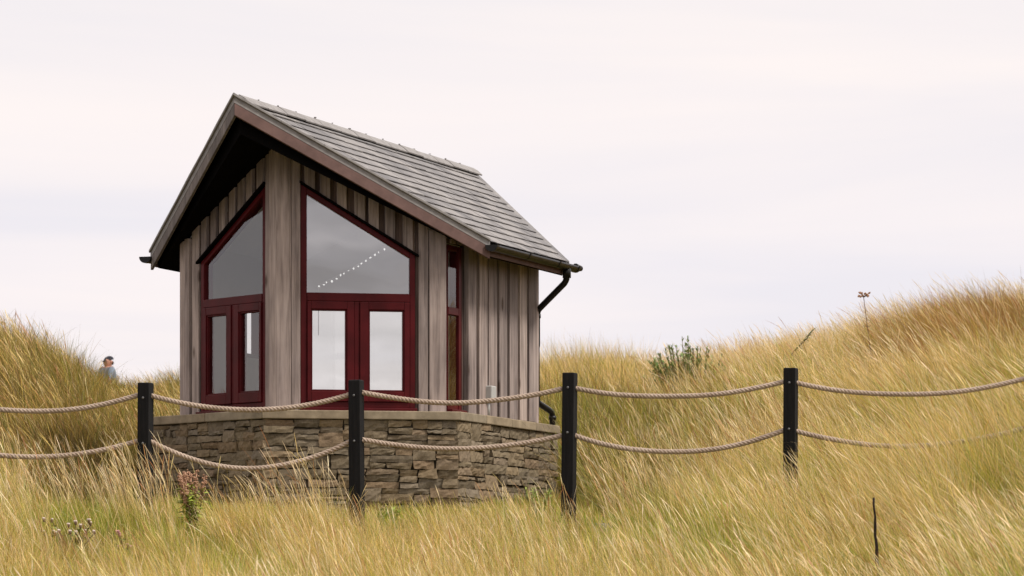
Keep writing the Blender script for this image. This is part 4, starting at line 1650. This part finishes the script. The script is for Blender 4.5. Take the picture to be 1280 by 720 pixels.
leafy(1256, 28.6, 632, 'bright green leafy weed in the brown grass at the lower right corner', 9, .10, M['leaf_bright'])
leafy(672, 33.0, 606, 'bright green weed at the foot of the stone base near its right end', 10, .13, M['leaf_bright'])
leafy(484, 31.6, 636, 'low dark green weed just right of the post in front of the maroon window', 9, .12, M['leaf_bright'])

# pale paving slab beside the post at the hut corner
mb = MB()
pc = at(738, 640, 31.9)
pc.z = gz(pc.x, pc.y)
mb.box((-.24, -.22, -.05), (.24, .22, .06))
o = mb.build('paving_slab', M['concrete'], None, bevel=.02)
o.location = pc
o.rotation_euler = (0, .04, .3)
tag(o, 'pale concrete slab half hidden in grass beside the post at the hut corner', 'slab')

# ------------------------------------------------------------------ the person beyond the dune
M['skin'] = plain('skin', (0.52, 0.27, 0.20), 0.6, 0.1, 20, 0.35)
M['shirt'] = plain('shirt', (0.25, 0.30, 0.37), 0.85, 0.08, 8, 0.2)
M['trouser'] = plain('trousers', (0.045, 0.05, 0.065), 0.9, 0.15, 10, 0.2)
M['cap'] = plain('navy_cap', (0.018, 0.022, 0.035), 0.8, 0.2, 20, 0.2)
M['hair'] = plain('hair', (0.05, 0.03, 0.02), 0.8, 0.2, 20, 0.2)
YP = 76.0
pp = at(135.5, 500, YP)
pz = at(135, 446, YP).z - 1.70
pp.z = pz
per = empty('person', pp, math.radians(38))
tag(per, 'person in dark cap and pale shirt, bent forward, beyond the left dune', 'person')
# skeleton: faces -X, bent at the hips
J = [('pelvis', (.10, 0, .92), .14), ('waist', (.09, 0, 1.08), .135), ('chest', (.03, 0, 1.27), .165), ('upper', (0, 0, 1.41), .15), ('neck', (-.01, 0, 1.485), .06),
     ('jaw', (-.035, 0, 1.55), .072), ('head', (-.012, 0, 1.615), .096), ('crown', (0, 0, 1.655), .085), ('nose', (-.118, 0, 1.575), .014),
     ('shl', (-.03, -.19, 1.43), .085), ('ell', (-.13, -.24, 1.15), .05), ('wrl', (-.33, -.10, .98), .034), ('hnl', (-.40, -.05, .93), .036),
     ('shr', (-.03, .19, 1.43), .085), ('elr', (-.13, .24, 1.15), .05), ('wrr', (-.33, .06, .97), .034), ('hnr', (-.40, .03, .91), .036),
     ('hpl', (.09, -.10, .88), .10), ('knl', (.0, -.14, .49), .065), ('anl', (.05, -.16, .09), .042), ('tol', (-.14, -.17, .035), .035),
     ('hpr', (.09, .10, .88), .10), ('knr', (.0, .14, .49), .065), ('anr', (.05, .16, .09), .042), ('tor', (-.14, .17, .035), .035)]
E_ = [(0, 1), (1, 2), (2, 3), (3, 4), (4, 5), (5, 6), (6, 7), (5, 8), (3, 9), (9, 10), (10, 11), (11, 12), (3, 13), (13, 14), (14, 15), (15, 16),
      (0, 17), (17, 18), (18, 19), (19, 20), (0, 21), (21, 22), (22, 23), (23, 24)]
me = bpy.data.meshes.new('body')
me.from_pydata([j[1] for j in J], E_, [])
tmp_o = bpy.data.objects.new('body_tmp', me)
COL.objects.link(tmp_o)
sk = tmp_o.modifiers.new('skin', 'SKIN')
for i, j in enumerate(J): me.skin_vertices[0].data[i].radius = (j[2], j[2])
me.skin_vertices[0].data[0].use_root = True
ss = tmp_o.modifiers.new('sub', 'SUBSURF')
ss.levels = ss.render_levels = 2
dg = bpy.context.evaluated_depsgraph_get()
bme = bpy.data.meshes.new_from_object(tmp_o.evaluated_get(dg))
bme.name = 'body'
bpy.data.objects.remove(tmp_o)
bme.materials.clear()
for k in ('skin', 'shirt', 'trouser'): bme.materials.append(M[k])
for p in bme.polygons:
    c = p.center
    p.use_smooth = True
    p.material_index = 0 if (c.z > 1.475 or c.x < -.30) else (1 if c.z > .95 else 2)
body = bpy.data.objects.new('body', bme)
COL.objects.link(body)
body.parent = per
mb = MB()
v = []
for i in range(6):      # domed crown of the cap
    e = math.pi / 2 * i / 5
    for j in range(14):
        q = 2 * math.pi * j / 14
        v.append((.006 + .112 * math.cos(e) * math.cos(q), .092 * math.cos(e) * math.sin(q), 1.628 + .088 * math.sin(e) - .022 * math.cos(q) * -1 * math.cos(e)))
mb.poly(v, [(i * 14 + j, i * 14 + (j + 1) % 14, (i + 1) * 14 + (j + 1) % 14, (i + 1) * 14 + j) for i in range(5) for j in range(14)], True)
pk = []
for j in range(9):
    q = math.pi / 2 + math.pi * j / 8
    pk.append((.006 + .10 * math.cos(q), .085 * math.sin(q), 1.612))
for j in range(9):
    q = math.pi / 2 + math.pi * j / 8
    pk.append((-.02 + .165 * math.cos(q), .075 * math.sin(q), 1.598))
n9 = len(pk)
pk += [(x, y, z + .008) for x, y, z in pk]
fs = []
for j in range(8):
    fs += [(j, j + 1, 10 + j, 9 + j), (18 + j, 18 + 9 + j, 18 + 10 + j, 18 + j + 1), (9 + j, 10 + j, 28 + j, 27 + j)]
mb.poly(pk, fs, True)
mb.build('cap', M['cap'], per)
mb = MB(); mb.blob((.075, 0, 1.575), (.045, .07, .05), 10, 6); mb.build('hair', M['hair'], per)
for s in (-1, 1):
    mb = MB(); mb.blob((-.094, s * .034, 1.60), (.010, .012, .008), 8, 5); mb.build('eye', M['hair'], per)
    mb = MB(); mb.blob((.02, s * .095, 1.59), (.022, .012, .032), 8, 6); mb.build('ear', M['skin'], per)
mb = MB(); mb.tube([(-.075 + .075 * 0, -.0, 1.47), (-.02, -.075, 1.475), (.05, -.06, 1.49), (.06, .06, 1.49), (-.02, .075, 1.475), (-.075, 0, 1.47)], .02, 8); mb.build('collar', M['cap'], per)

# ------------------------------------------------------------------ sky, sun, camera
SUN_AZ, SUN_EL = math.radians(107), math.radians(53)     # azimuth clockwise from +Y (into the picture)
w = bpy.data.worlds.new('World')
scene.world = w
w.use_nodes = True
t = w.node_tree
t.nodes.clear()
out = t.nodes.new('ShaderNodeOutputWorld')
bgn = t.nodes.new('ShaderNodeBackground')
bgn.inputs[1].default_value = 0.1
sky = t.nodes.new('ShaderNodeTexSky')
sky.sky_type = 'NISHITA'
sky.sun_disc = False
sky.sun_elevation = SUN_EL
sky.sun_rotation = SUN_AZ
sky.dust_density = 2.0
tc = t.nodes.new('ShaderNodeTexCoord')
sep = t.nodes.new('ShaderNodeSeparateXYZ')
t.links.new(tc.outputs['Generated'], sep.inputs[0])
# a cloud deck: the direction is carried onto a flat ceiling, so bands gather towards the horizon
zz = t.nodes.new('ShaderNodeMath'); zz.operation = 'MAXIMUM'; zz.inputs[1].default_value = 0.0
t.links.new(sep.outputs[2], zz.inputs[0])
za = t.nodes.new('ShaderNodeMath'); za.operation = 'ADD'; za.inputs[1].default_value = 0.09
t.links.new(zz.outputs[0], za.inputs[0])
dv = t.nodes.new('ShaderNodeVectorMath'); dv.operation = 'DIVIDE'
t.links.new(tc.outputs['Generated'], dv.inputs[0])
cmb = t.nodes.new('ShaderNodeCombineXYZ')
for i in range(3): t.links.new(za.outputs[0], cmb.inputs[i])
t.links.new(cmb.outputs[0], dv.inputs[1])
mp = t.nodes.new('ShaderNodeMapping')
mp.inputs['Scale'].default_value = (0.55, 1.0, 0.0)
mp.inputs['Rotation'].default_value = (0, 0, 0.10)
t.links.new(dv.outputs[0], mp.inputs[0])
nz = t.nodes.new('ShaderNodeTexNoise')
nz.inputs['Scale'].default_value = 0.9
nz.inputs['Detail'].default_value = 5
nz.inputs['Roughness'].default_value = 0.5
nz.inputs['Distortion'].default_value = 0.5
t.links.new(mp.outputs[0], nz.inputs['Vector'])
cr = t.nodes.new('ShaderNodeValToRGB')
e = cr.color_ramp.elements
e[0].position, e[0].color = 0.36, (0.868, 0.836, 0.864, 1)
e[1].position, e[1].color = 0.63, (0.99, 0.915, 0.888, 1)
t.links.new(nz.outputs[0], cr.inputs[0])
# overcast skies are brighter overhead than at the horizon
up = t.nodes.new('ShaderNodeMapRange')
up.inputs['From Min'].default_value = 0.12
up.inputs['From Max'].default_value = 0.9
up.inputs['To Min'].default_value = 10.0
up.inputs['To Max'].default_value = 11.5
up.interpolation_type = 'SMOOTHSTEP'
t.links.new(sep.outputs[2], up.inputs[0])
el = t.nodes.new('ShaderNodeValToRGB')
e = el.color_ramp.elements
e[0].position, e[0].color = 0.03, (1.0, 0.985, 0.995, 1)
e[1].position, e[1].color = 0.20, (1.03, 1.015, 0.995, 1)
x = e.new(0.09); x.color = (0.985, 0.985, 1.015, 1)
t.links.new(sep.outputs[2], el.inputs[0])
tint = t.nodes.new('ShaderNodeVectorMath'); tint.operation = 'MULTIPLY'
t.links.new(cr.outputs[0], tint.inputs[0])
t.links.new(el.outputs[0], tint.inputs[1])
nb = t.nodes.new('ShaderNodeTexNoise')  # unseen cloud contrast behind the camera, added for the pane reflections
nb.inputs['Scale'].default_value = 1.7
nb.inputs['Detail'].default_value = 4
t.links.new(mp.outputs[0], nb.inputs['Vector'])
nbr = t.nodes.new('ShaderNodeMapRange')
nbr.inputs['From Min'].default_value, nbr.inputs['From Max'].default_value = 0.35, 0.65
nbr.inputs['To Min'].default_value, nbr.inputs['To Max'].default_value = 0.62, 1.12
t.links.new(nb.outputs[0], nbr.inputs[0])
bm_ = t.nodes.new('ShaderNodeMapRange')          # 0 in front of the camera, 1 behind it
bm_.inputs['From Min'].default_value, bm_.inputs['From Max'].default_value = 0.2, -0.4
t.links.new(sep.outputs[1], bm_.inputs[0])
bank = t.nodes.new('ShaderNodeMix')
bank.inputs[2].default_value = 1.0
t.links.new(bm_.outputs[0], bank.inputs[0])
t.links.new(nbr.outputs[0], bank.inputs[3])
upm = t.nodes.new('ShaderNodeMath'); upm.operation = 'MULTIPLY'
t.links.new(up.outputs[0], upm.inputs[0])
t.links.new(bank.outputs[0], upm.inputs[1])
sc_ = t.nodes.new('ShaderNodeVectorMath'); sc_.operation = 'SCALE'
t.links.new(tint.outputs[0], sc_.inputs[0])
t.links.new(upm.outputs[0], sc_.inputs['Scale'])
mx = t.nodes.new('ShaderNodeMix'); mx.data_type = 'RGBA'
mx.inputs[0].default_value = 0.96
t.links.new(sky.outputs[0], mx.inputs[6])
t.links.new(sc_.outputs[0], mx.inputs[7])
t.links.new(mx.outputs[2], bgn.inputs[0])
t.links.new(bgn.outputs[0], out.inputs[0])

sd = bpy.data.lights.new('sun', 'SUN')
sd.energy = 3.3
sd.angle = math.radians(12)
sd.color = (1.0, 0.94, 0.85)
so = bpy.data.objects.new('sun', sd)
COL.objects.link(so)
dirv = Vector((math.sin(SUN_AZ) * math.cos(SUN_EL), math.cos(SUN_AZ) * math.cos(SUN_EL), math.sin(SUN_EL)))
so.rotation_euler = dirv.to_track_quat('Z', 'Y').to_euler()
so.location = dirv * 60

cd = bpy.data.cameras.new('camera')
cd.sensor_width = 36.0
cd.lens = F / 1280 * 36.0
cd.shift_y = (HOR - 360) / 1280
cd.clip_start, cd.clip_end = 0.5, 4000
cd.dof.use_dof = True
cd.dof.focus_distance = 33.0
cd.dof.aperture_fstop = 6.3
co = bpy.data.objects.new('camera', cd)
COL.objects.link(co)
co.location = (0, 0, EYE)
co.rotation_euler = (math.pi / 2, 0, 0)
scene.camera = co

scene.render.engine = 'CYCLES'
scene.cycles.use_denoising = True
scene.cycles.max_bounces = 8
scene.cycles.transparent_max_bounces = 12
scene.view_settings.view_transform = 'Standard'
scene.view_settings.look = 'None'
scene.view_settings.exposure = 0.05
scene.view_settings.gamma = 1.0
scene.view_settings.use_curve_mapping = False
